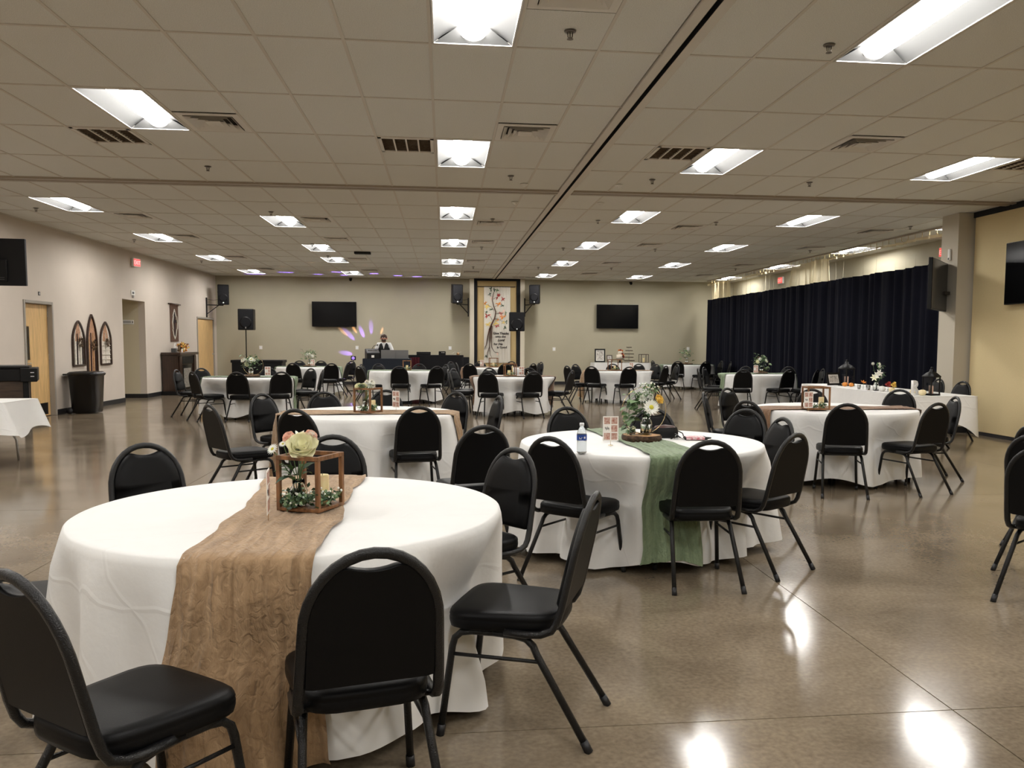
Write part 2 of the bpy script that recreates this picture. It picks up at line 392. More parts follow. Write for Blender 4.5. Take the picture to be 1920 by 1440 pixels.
struct('wall_right', MB().box(XR, XR+0.16, 13.6, YB, 0, CZ+0.2), 'wall_back', 'beige wall behind the curtain')
# pier at the end of the partition
struct('wall_pier', MB().box(8.27, 8.74, 13.15, 13.62, 0, CZ).box(8.74, XR+0.16, 13.16, 13.60, 0, CZ), 'wall_pier', 'grey beige pier between curtain and tan partition')
# folding partition panels
pp = struct('wall_partition', MB().box(XP+0.06, XP+0.10, YF, 13.12, 0.05, CZ-0.10), 'slot_black', 'tan fabric folding partition')
yy = 13.10; k = 0
while yy > YF+0.2:
    y2 = max(yy-1.42 if k else yy-1.55, YF); MB().cbox(XP, XP+0.06, y2+0.004, yy-0.004, 0.055, CZ-0.085, 0.004).build('panel', 'partition', pp); yy = y2; k += 1
struct('trim_1', MB().box(XP+0.005, XP+0.1, YF, 13.12, 0.0, 0.052), 'black_rubber', 'black floor seal under the partition')
struct('trim_2', MB().box(XP-0.02, XP+0.12, YF, 13.12, CZ-0.085, CZ), 'slot_black', 'black track above the partition')
# baseboards
BB = 0.105
def baseb(name, segs):
    m = MB()
    for s_ in segs: m.box(*s_, 0.0, BB)
    struct(name, m, 'black_rubber')
t_ = 0.012
baseb('baseboard_left', [(XL, XL+t_, YF, D1[0]-0.06), (XL, XL+t_, D1[1]+0.07, AL[0]), (XL, XL+t_, AL[1], D2[0]-0.05), (XL-1.9, XL+t_, AL[1]-t_, AL[1]), (XL, XL+t_, D2[1]+0.05, YB)])
baseb('baseboard_back', [(XL, 0.84, YB-t_, YB), (2.68, XR, YB-t_, YB)])
baseb('baseboard_right', [(XR-t_, XR, 13.7, YB)])
baseb('baseboard_pier', [(8.27-t_, 8.74, 13.15-t_, 13.15), (8.27-t_, 8.27, 13.15, 13.62)])

# ---- doors
def door(name, label, y0, y1, h, window, kick, set_back):
    d = bpy.data.objects.new(name, None); COL.objects.link(d); tag(d, label, None, None, 'structure')
    MB().cbox(XL-0.16, XL+0.02, y0-0.005, y0+0.05, 0, h+0.005, 0.004).cbox(XL-0.16, XL+0.02, y1-0.05, y1+0.005, 0, h+0.005, 0.004).cbox(XL-0.16, XL+0.02, y0+0.05, y1-0.05, h-0.05, h+0.005, 0.004).build('frame', 'door_frame', d)
    xs = XL - set_back
    lf = MB().cbox(xs-0.045, xs, y0+0.055, y1-0.055, 0.012, h-0.055, 0.003).build('leaf', 'wood_door', d)
    if window:
        MB().box(xs-0.001, xs+0.012, y0+0.16, y0+0.34, 1.05, 1.72).build('vision_frame', 'wood_door', lf)
        MB().box(xs+0.010, xs+0.014, y0+0.185, y0+0.315, 1.08, 1.69).build('vision_pane', 'glass', lf)
    if kick: MB().box(xs, xs+0.003, y0+0.10, y1-0.16, 0.04, 0.26).build('kick_plate', 'plastic_black', lf)
    hy = y1-0.13 if not window else y0+0.13
    MB().lathe([(0.028, 0), (0.028, 0.012)], n=12).build('rose', 'steel', lf).matrix_local = Matrix.Translation((xs, hy, 1.02)) @ Matrix.Rotation(pi/2, 4, 'Y')
    MB().tube([(xs+0.01, hy, 1.02), (xs+0.055, hy, 1.02), (xs+0.06, hy+(-0.12 if not window else 0.12), 1.02)], 0.009, 6).build('handle', 'steel', lf)
    for z in (0.25, h/2, h-0.28): MB().box(xs-0.002, xs+0.008, (y0+0.045 if not window else y1-0.065), (y0+0.062 if not window else y1-0.048), z, z+0.10).build('hinge', 'steel', lf)
door('door_1', 'wooden door with narrow vision panel beside the trash bin', D1[0], D1[1], 2.16, True, True, 0.07)
door('door_2', 'plain wooden door in the far left corner', D2[0], D2[1], 2.17, False, False, 0.02)

# ---- ceiling
T, L_, X0, Y0, DY, DX = 0.6096, 1.4404, -0.0955, 6.348, 0.189, 3.0023
def rowY(v): return Y0 + v*L_ + (DY if v >= 4 else 0)
def colX(c, side): return X0 + c*T + (DX if side else 0)
lights = {(0, -5): [-8, -5, -2, 1, 6, 9, 11, 14], (0, -10): [-7, -4, -1, 2, 5, 8, 11, 14], (0, 0): [-7, -4, -1, 2, 5, 8, 11, 14], (1, 0): [-7, -4, -1, 2, 5, 8, 11, 14], (1, 5): [-7, -4, -1, 2, 5, 8, 11, 14], (1, 10): [5, 8, 11, 14]}
vents = {(0, -4): [1.75, 6.25, 8.25, 11.25, 13.75], (0, -9): [6.25, 8.25, 11.25, 13.75], (0, 1): [-0.75, 1.75, 6.25, 8.25, 11.25, 13.75], (1, 2): [1.75, 6.25, 8.25, 11.25, 13.75], (1, 8): [6.25, 8.25, 11.25, 13.75]}
grilles = {(0, -6): [2.25], (0, -1): [2.25], (1, -1): [2.25], (1, 6): [2.25]}
cellstate = {}
for (s_, c), vs in lights.items():
    for v in vs: cellstate[(s_, c, v)] = 'light'
for dct, nm in ((vents, 'vent'), (grilles, 'vent')):
    for (s_, c), vs in dct.items():
        for v in vs:
            q = math.floor(v); cellstate[(s_, c, q)] = 'near' if v-q < 0.5 else 'far'
slab_up = struct('ceiling', MB().box(XL-0.1, XR+0.1, YF-0.1, YB+0.1, CZ+0.16, CZ+0.2), 'slot_black', 'suspended ceiling of beige mineral tiles in a grid')
# T-bar grid
gm = MB(); gw = 0.012; cells = []
for side, c0, c1, lo, hi in ((0, -12, 2, XL, SLOT-0.10), (1, -2, 11, SLOT+0.10, XR)):
    xs = [colX(c, side) for c in range(c0, c1+2)]
    for x in xs:
        if lo+0.03 < x < hi-0.03:
            gm.box(x-gw, x+gw, YF, rowY(3.999), CZ, CZ+0.03); gm.box(x-gw, x+gw, rowY(4), YB, CZ, CZ+0.03)
    for v in range(-9, 17):
        y = rowY(v)
        if v != 4 and y < YB: gm.box(lo, hi, y-gw, y+gw, CZ-0.0005, CZ+0.03)
    for c in range(c0, c1+1):
        for v in range(-9, 16):
            a, b = max(colX(c, side), lo), min(colX(c+1, side), hi)
            y0_, y1_ = rowY(v), min(rowY(v)+L_, YB)
            if b-a > 0.05: cells.append((side, c, v, a, b, y0_, y1_))
gm.box(XL, XL+0.02, YF, YB, CZ-0.001, CZ+0.03).box(XL, XR, YB-0.02, YB, CZ-0.001, CZ+0.03).box(XR-0.02, XR, YF, YB, CZ-0.001, CZ+0.03)
gm.build('tee_grid', 'grid_metal', slab_up)
wm = cam.matrix_world.inverted()
def topx(x, y, z):
    q = wm @ Vector((x, y, z))
    if q.z > -0.1: return None
    return (1020.87 + F_PX*q.x/-q.z, 762.6 - F_PX*q.y/-q.z)
def tile_mb(w_, l_):
    e = 0.012; return MB().add([(-w_/2+e, -l_/2+e, 0.006), (w_/2-e, -l_/2+e, 0.006), (w_/2-e, l_/2-e, 0.006), (-w_/2+e, l_/2-e, 0.006), (-w_/2+e, -l_/2+e, 0.02), (w_/2-e, -l_/2+e, 0.02), (w_/2-e, l_/2-e, 0.02), (-w_/2+e, l_/2-e, 0.02)], [(0,3,2,1),(4,5,6,7),(0,1,5,4),(1,2,6,5),(2,3,7,6),(3,0,4,7)])
tile_meshes = {}
cand = []; rest = MB()
for side, c, v, a, b, y0_, y1_ in cells:
    st = cellstate.get((side, c, v))
    if st == 'light': continue
    if st == 'near': y0_ = y0_ + L_/2
    if st == 'far': y1_ = y1_ - L_/2
    if y1_-y0_ < 0.05: continue
    cx, cy = (a+b)/2, (y0_+y1_)/2
    q = [topx(x, y, CZ) for x in (a, cx, b) for y in (y0_, cy, y1_)]
    vis = any(t and 0 <= t[0] <= 1920 and 0 <= t[1] <= 1440 for t in q)
    cand.append((not vis, cx*cx+cy*cy, cx, cy, b-a, y1_-y0_))
cand.sort()
for i, (nv, d2, cx, cy, w_, l_) in enumerate(cand):
    if i < 298 and not nv:
        key = (round(w_, 3), round(l_, 3))
        if key not in tile_meshes: tile_meshes[key] = tile_mb(w_, l_).mesh('ceiling_tile', 'tile')
        link('ceiling_tile', tile_meshes[key], slab_up, (cx, cy, CZ))
    else:
        m_ = tile_mb(w_, l_); rest.add([(x+cx, y+cy, z+CZ) for x, y, z in m_.v], m_.f)
ro = rest.build('far_tiles', 'tile', slab_up); ro['kind'] = 'stuff'
# tracks for the folding walls
struct('trim_3', MB().box(SLOT-0.10, SLOT-0.022, YF, YB, CZ-0.012, CZ+0.05).box(SLOT+0.022, SLOT+0.10, YF, YB, CZ-0.012, CZ+0.05), 'grid_metal', 'pale rails beside the long black ceiling slot')
struct('trim_4', MB().box(SLOT-0.022, SLOT+0.022, YF, YB, CZ+0.03, CZ+0.05).box(SLOT-0.024, SLOT-0.018, YF, YB, CZ-0.01, CZ+0.03).box(SLOT+0.018, SLOT+0.024, YF, YB, CZ-0.01, CZ+0.03), 'slot_black', 'black slot of the long ceiling track')
ta, tb = rowY(3.9999)+0.0, rowY(4)
for nm, xa, xb in (('trim_5', XL, SLOT-0.1), ('trim_6', SLOT+0.1, XR)):
    struct(nm, MB().box(xa, xb, ta-0.03, ta+0.065, CZ-0.022, CZ+0.05).box(xa, xb, tb-0.065, tb+0.03, CZ-0.022, CZ+0.05).box(xa, xb, ta+0.06, tb-0.06, CZ+0.0, CZ+0.05), 'track_metal', 'grey transverse ceiling track ' + ('left' if nm == 'trim_5' else 'right') + ' of the slot')

# ---- ceiling lights (troffers) -------------------------------------------------
def troffer_meshes():
    W, LL = T-0.03, L_-0.03
    fr = MB().box(-W/2, W/2, -LL/2, -LL/2+0.014, -0.004, 0.01).box(-W/2, W/2, LL/2-0.014, LL/2, -0.004, 0.01).box(-W/2, -W/2+0.012, -LL/2, LL/2, -0.004, 0.01).box(W/2-0.012, W/2, -LL/2, LL/2, -0.004, 0.01)
    rf = MB(); n = 6; a0, a1 = W/2-0.01, 0.095
    def side(sg):
        def fn(u, v):
            x = a0 + (a1-a0)*u; z = 0.10*math.sin(u*pi/2)**0.9
            return (sg*x, -LL/2+0.012+(LL-0.024)*v, z)
        return fn
    rf.grid(side(1), n, 1); rf.grid(side(-1), n, 1)
    rf.add([(-W/2, -LL/2, 0.105), (W/2, -LL/2, 0.105), (W/2, LL/2, 0.105), (-W/2, LL/2, 0.105)], [(0, 1, 2, 3)])
    ends = []
    for sg in (-1, 1):
        e = MB(); y = sg*(LL/2-0.012); e.add([(-a0, y, 0.0), (a0, y, 0.0), (a1, y-sg*0.085, 0.10), (-a1, y-sg*0.085, 0.10)], [(0, 1, 2, 3)])
        ends.append(e)
    ln = MB(); hl = LL/2-0.055
    ln.grid(lambda u, v: (-0.10*math.cos(pi*u), -hl+2*hl*v, 0.10-0.085*math.sin(pi*u)), 10, 1)
    for sg in (-1, 1): ln.add([(-0.10*math.cos(pi*u/10), sg*hl, 0.10-0.085*math.sin(pi*u/10)) for u in range(11)], [tuple(range(11))])
    caps = []
    for sg in (-1, 1):
        cm = MB().tube([(-0.104*math.cos(pi*u/12), sg*(hl+0.002), 0.10-0.089*math.sin(pi*u/12)) for u in range(13)], 0.004, 5); caps.append(cm)
    return fr.mesh('frame', 'troffer_rim'), rf.mesh('reflector', 'troffer'), [e.mesh('end_plate', 'troffer') for e in ends], ln.mesh('lens', 'lens'), [c.mesh('end_cap', 'vent_metal') for c in caps]
tfm = troffer_meshes()
colname = {(0, -5): 'the column left of the nearest table', (0, -10): 'the column beside the left wall', (0, 0): 'the column left of the ceiling slot', (1, 0): 'the column right of the ceiling slot', (1, 5): 'the second column right of the slot', (1, 10): 'the row over the curtain'}
for (s_, c), vs in lights.items():
    for k, v in enumerate(sorted(vs)):
        o = thing('ceiling_light', 'ceiling light, %s from the viewer in %s' % (ordinal(k), colname[(s_, c)]), 'ceiling light', (colX(c, s_)+T/2, rowY(v)+L_/2, CZ), 0, 'recessed ceiling lights')
        link('frame', tfm[0], o); link('reflector', tfm[1], o); link('lens', tfm[3], o)
        for m_ in tfm[2]: link('end_plate', m_, o)
        for m_ in tfm[4]: link('end_cap', m_, o)

# ---- air diffusers, return grilles
def vent_meshes():
    W, LL = T-0.03, L_/2-0.03; fr = MB(); rings = []
    def ring(s0, z0, s1, z1):
        m = MB(); a, b = W/2*s0, LL/2*s0; c, d = W/2*s1, LL/2*s1
        vs = [(-a,-b,z0),(a,-b,z0),(a,b,z0),(-a,b,z0),(-c,-d,z1),(c,-d,z1),(c,d,z1),(-c,d,z1)]
        vs2 = [(x, y, z+0.006) for x, y, z in vs]
        f = [(0,1,5,4),(1,2,6,5),(2,3,7,6),(3,0,4,7)]
        m.add(vs, f); m.add(vs2, [q[::-1] for q in f]); return m
    fr = ring(1.0, 0.0, 0.80, -0.004); back = MB().box(-W/2, W/2, -LL/2, LL/2, 0.055, 0.06)
    for s0, s1 in ((0.78, 0.62), (0.60, 0.44), (0.42, 0.26)): rings.append(ring(s0, -0.012, s1, 0.030))
    plate = MB().box(-W/2*0.24, W/2*0.24, -LL/2*0.24, LL/2*0.24, -0.010, -0.002)
    return fr.mesh('frame', 'vent_metal'), back.mesh('backing', 'vent_dark'), [r.mesh('louver', 'vent_metal') for r in rings], plate.mesh('centre_plate', 'vent_metal')
vm = vent_meshes()
vname = {(0, -4): 'beside the lights left of the nearest table', (0, -9): 'beside the lights nearest the left wall', (0, 1): 'just left of the ceiling slot', (1, 2): 'between the two light columns on the right', (1, 8): 'near the curtain'}
for (s_, c), vs in vents.items():
    for k, v in enumerate(sorted(vs)):
        o = thing('air_diffuser', 'air diffuser, %s from the viewer, %s' % (ordinal(k), vname[(s_, c)]), 'air vent', (colX(c, s_)+T/2, rowY(math.floor(v))+(v-math.floor(v))*L_, CZ), 0, 'louvered ceiling diffusers')
        link('frame', vm[0], o); link('backing', vm[1], o); link('centre_plate', vm[3], o)
        for r in vm[2]: link('louver', r, o)
W, LL = T-0.03, L_/2-0.03
gnames = {(0, -6): 'leftmost return air grille, by the light left of nearest table', (0, -1): 'return air grille between lights, left of the ceiling slot', (1, -1): 'return air grille just right of the ceiling slot', (1, 6): 'return air grille at the right edge of the ceiling'}
for (s_, c), vs in grilles.items():
    o = thing('return_grille', gnames[(s_, c)], 'air vent', (colX(c, s_)+T/2, rowY(2)+0.25*L_, CZ), 0, 'return air grilles')
    MB().box(-W/2, W/2, -LL/2, -LL/2+0.05, -0.003, 0.01).box(-W/2, W/2, LL/2-0.05, LL/2, -0.003, 0.01).box(-W/2, -W/2+0.035, -LL/2, LL/2, -0.003, 0.01).box(W/2-0.035, W/2, -LL/2, LL/2, -0.003, 0.01).build('frame', 'vent_metal', o)
    MB().box(-W/2, W/2, -LL/2, LL/2, 0.03, 0.035).build('filter', 'grille_dark', o)
    for k in range(3):
        x = -W/2+0.035+(W-0.07)*(k+1)/4; MB().box(x-0.008, x+0.008, -LL/2+0.05, LL/2-0.05, -0.002, 0.02).build('divider', 'vent_metal', o)
    for k in range(9):
        y = -LL/2+0.07+(LL-0.14)*k/8; MB().add([(-W/2+0.035, y-0.012, 0.002), (W/2-0.035, y-0.012, 0.002), (W/2-0.035, y+0.012, 0.022), (-W/2+0.035, y+0.012, 0.022)], [(0, 1, 2, 3)]).build('slat', 'grille_dark', o)
for nm, x in (('left', -0.36), ('right', 2.60)):
    o = thing('slot_diffuser', 'dark linear slot diffuser by the back wall %s of the banner' % nm, 'air vent', (x, 28.0, CZ), 0, 'slot diffusers')
    MB().box(-0.42, 0.42, -0.10, 0.10, -0.003, 0.004).build('plate', 'vent_metal', o)
    for k in range(4): MB().box(-0.40+0.205*k, -0.22+0.205*k, -0.045, 0.045, -0.006, 0.0).build('slot', 'vent_dark', o)

# ---- sprinklers and sensors
spm = MB().lathe([(0.042, 0.0), (0.040, -0.006), (0.018, -0.010)], n=14).mesh('escutcheon', 'sprinkler')
spb = MB().tube([(0.018, 0, -0.008), (0.014, 0, -0.04), (0, 0, -0.052)], 0.004, 5).tube([(-0.018, 0, -0.008), (-0.014, 0, -0.04), (0, 0, -0.052)], 0.004, 5).lathe([(0.004, -0.01), (0.004, -0.05)], n=6).mesh('frame_arms', 'sprinkler')
spd = MB().lathe([(0.022, -0.052), (0.022, -0.056)], n=12).mesh('deflector', 'sprinkler')
spr = [(0.86, 5.97, 'beside the near diffuser'), (2.73, 6.0, 'beside the nearest right light'), (-2.87, 11.06, 'left, before the transverse track'), (0.85, 11.13, 'centre, before the transverse track'), (2.70, 11.12, 'right of slot, before the transverse track'), (4.79, 11.0, 'far right, before the transverse track'),
       (-6.56, 14.9, 'first along the left wall'), (-6.52, 19.2, 'second along the left wall'), (-6.45, 24.0, 'third along the left wall'), (-2.84, 14.75, 'first behind the track, left column'), (-2.87, 19.4, 'second behind the track, left column'), (-2.88, 22.0, 'third behind the track, left column'),
       (0.83, 15.0, 'first behind the track, centre column'), (0.83, 19.4, 'second behind the track, centre column'), (0.81, 24.5, 'third behind the track, centre column'), (2.66, 14.9, 'first behind the track, right of slot'), (2.66, 19.3, 'second behind the track, right of slot'), (2.64, 24.3, 'third behind the track, right of slot'),
       (4.75, 14.8, 'first behind the track, fourth column'), (4.75, 19.2, 'second behind the track, fourth column'), (4.72, 24.2, 'third behind the track, fourth column'), (8.37, 14.8, 'first along the curtain'), (8.29, 18.9, 'second along the curtain'), (8.24, 23.8, 'third along the curtain')]
for x, y, d in spr:
    o = thing('sprinkler_head', 'small dark fire sprinkler head in the ceiling, ' + d, 'sprinkler', (x, y, CZ), 0, 'ceiling sprinkler heads')
    link('escutcheon', spm, o); link('frame_arms', spb, o); link('deflector', spd, o)
for x, y, d in ((1.07, 11.66, 'just before the track crossing, left'), (1.07, 13.15, 'just behind the track crossing, left'), (2.34, 11.55, 'just before the track crossing, right'), (2.37, 13.05, 'just behind the track crossing, right')):
    o = thing('motion_sensor', 'small pale ceiling sensor ' + d, 'sensor', (x, y, CZ), 0, 'ceiling motion sensors')
    MB().lathe([(0.055, 0), (0.052, -0.012), (0.03, -0.02)], n=16).build('base', 'white_plastic', o); MB().ball((0, 0, -0.022), 0.028, 10, 6, 0.8).build('dome', 'white_plastic', o)
o = thing('projector_box', 'small dark box mounted on the ceiling left of centre', 'ceiling box', (-1.93, 20.9, CZ)); MB().cbox(-0.19, 0.19, -0.1, 0.1, -0.06, 0, 0.01).build('case', 'plastic_black', o); MB().box(-0.2, 0.2, -0.11, 0.11, -0.004, 0.002).build('plate', 'vent_metal', o)

# ================================================================== BANQUET CHAIRS (local: faces +Y, origin on the floor under the seat)
def leany(z): return -0.212 - (z-0.43)*0.225
def chair_parts():
    P = []
    # back frame: one tube, J-bend under the seat, arch over the top
    zs, za, wb, wt = 0.66, 0.884, 0.197, 0.186
    side = []
    for (y, z) in ((-0.02, 0.408), (-0.10, 0.404), (-0.155, 0.408), (-0.195, 0.425), (-0.212, 0.452)): side.append((wb, y, z))
    for k in range(1, 5):
        z = 0.452 + (zs-0.452)*k/4; side.append((wb+(wt-wb)*k/4, leany(z), z))
    arch = []
    for k in range(1, 16):
        a = pi*k/16; x = wt*math.cos(a); z = zs + (za-zs)*math.sin(a)**0.95; arch.append((x, leany(z), z))
    path = side + arch + [(-x, y, z) for x, y, z in side[::-1]]
    P.append(('back_frame', MB().tube(path, 0.0165, 8, flat=0.82), 'chair_frame', None))
    # cushion of the back, with the scooped hand-hold above it
    def outline(ins):
        pts = []
        for k in range(0, 25):
            a = pi*k/24; x = (wt-ins)*math.cos(a); z = zs + (za-zs-ins)*math.sin(a)**0.95
            if abs(x) < 0.088:
                t = x/0.088; z = min(z, 0.837 + 0.022*t*t - ins*0.3)
            pts.append((x, z))
        zb = 0.497+ins*0.4; xb = wb-0.006-ins
        for k in range(0, 4): pts.append((-(wt-ins) - (xb-wt+ins)*k/3*0.9, zs-(zs-zb)*k/3))
        pts.append((-xb+0.02, zb-0.004)); pts.append((xb-0.02, zb-0.004))
        for k in range(3, -1, -1): pts.append(((wt-ins) + (xb-wt+ins)*k/3*0.9, zs-(zs-zb)*k/3))
        return pts
    m = MB(); rings = [(0.012, -0.010), (0.010, 0.004), (0.016, 0.016), (0.030, 0.026), (0.075, 0.033)]
    n = None
    for ins, d in rings:
        pts = outline(ins)
        if n is None: n = len(pts)
        m.v += [(x, leany(z)+d, z+d*0.22) for x, z in pts]
    for r in range(len(rings)-1):
        for k in range(n): m.f.append((r*n+k, r*n+(k+1) % n, (r+1)*n+(k+1) % n, (r+1)*n+k)); m.sm.append(True)
    m.f.append(tuple(range(n-1, -1, -1))); m.sm.append(False)
    m.f.append(tuple(range((len(rings)-1)*n, len(rings)*n))); m.sm.append(True)
    P.append(('backrest', m, 'vinyl', None))
    # seat
    def so(sx, sy, k, n_=28):
        a = 2*pi*k/n_; c_, s_ = math.cos(a), math.sin(a); e = 0.42
        x = math.copysign(abs(c_)**e, c_)*0.205*sx; y = math.copysign(abs(s_)**e, s_)*0.212*sy
        return x*(1.0+0.10*y/0.21 - 0.02), y
    m = MB(); n = 28
    rings = [(0.93, 0.404), (0.985, 0.410), (1.0, 0.425), (1.0, 0.440), (0.992, 0.444), (1.0, 0.449), (0.985, 0.462), (0.93, 0.471), (0.80, 0.475), (0.4, 0.477)]
    for s_, z in rings: m.v += [so(s_, s_, k)+(z,) for k in range(n)]
    for r in range(len(rings)-1):
        for k in range(n): m.f.append((r*n+k, r*n+(k+1) % n, (r+1)*n+(k+1) % n, (r+1)*n+k)); m.sm.append(True)
    m.f.append(tuple(range(n-1, -1, -1))); m.sm.append(False); m.f.append(tuple(range((len(rings)-1)*n, len(rings)*n))); m.sm.append(True)
    P.append(('seat', m, 'vinyl', None))
    for sx in (-1, 1):
        fp = [(0.168, 0.03, 0.392), (0.170, 0.11, 0.392), (0.174, 0.150, 0.386), (0.178, 0.173, 0.366), (0.181, 0.182, 0.335), (0.203, 0.222, 0.012)]
        rp = [(0.168, 0.03, 0.392), (0.170, -0.055, 0.388), (0.173, -0.095, 0.380), (0.177, -0.122, 0.358), (0.180, -0.138, 0.325), (0.205, -0.330, 0.012)]
        for nm, pth in (('front', fp), ('rear', rp)):
            e = pth[-1]; d = (Vector(pth[-1])-Vector(pth[-2])).normalized(); e2 = Vector(e) - d*0.03
            P.append(('leg', MB().tube([(sx*x, y, z) for x, y, z in pth], 0.0135, 8), 'chair_frame', ('foot_cap', MB().tube([(sx*e2.x, e2.y, e2.z), (sx*(e[0]+d.x*0.012), e[1]+d.y*0.012, 0.0)], 0.0155, 8), 'black_rubber')))
        P.append(('stretcher', MB().tube([(sx*0.184, 0.186, 0.306), (sx*0.186, -0.152, 0.304)], 0.0075, 6), 'chair_frame', None))
    P.append(('seat_frame', MB().tube([(-0.17, 0.10, 0.394), (0.17, 0.10, 0.394)], 0.011, 6).tube([(-0.18, -0.10, 0.392), (0.18, -0.10, 0.392)], 0.011, 6).tube([(-0.185, -0.14, 0.405), (0.185, -0.14, 0.405)], 0.010, 6), 'chair_frame', None))
    out = []
    for nm, mb, mt, sub in P:
        out.append((nm, mb.mesh(nm, mt), (sub[0], sub[1].mesh(sub[0], sub[2])) if sub else None))
    return out
CHP = chair_parts()
def chair(label, xt, yt, facing, group):
    """xt, yt: ground point under the top of the back; facing: compass bearing, 0 = away from the viewer, 90 = right"""
    a = math.radians(facing); x = xt + 0.316*math.sin(a); y = yt + 0.316*math.cos(a)
    o = thing('banquet_chair', label, 'chair', (x, y, 0), -a, group)
    for nm, me, sub in CHP:
        p = link(nm, me, o)
        if sub: link(sub[0], sub[1], p)
    return o

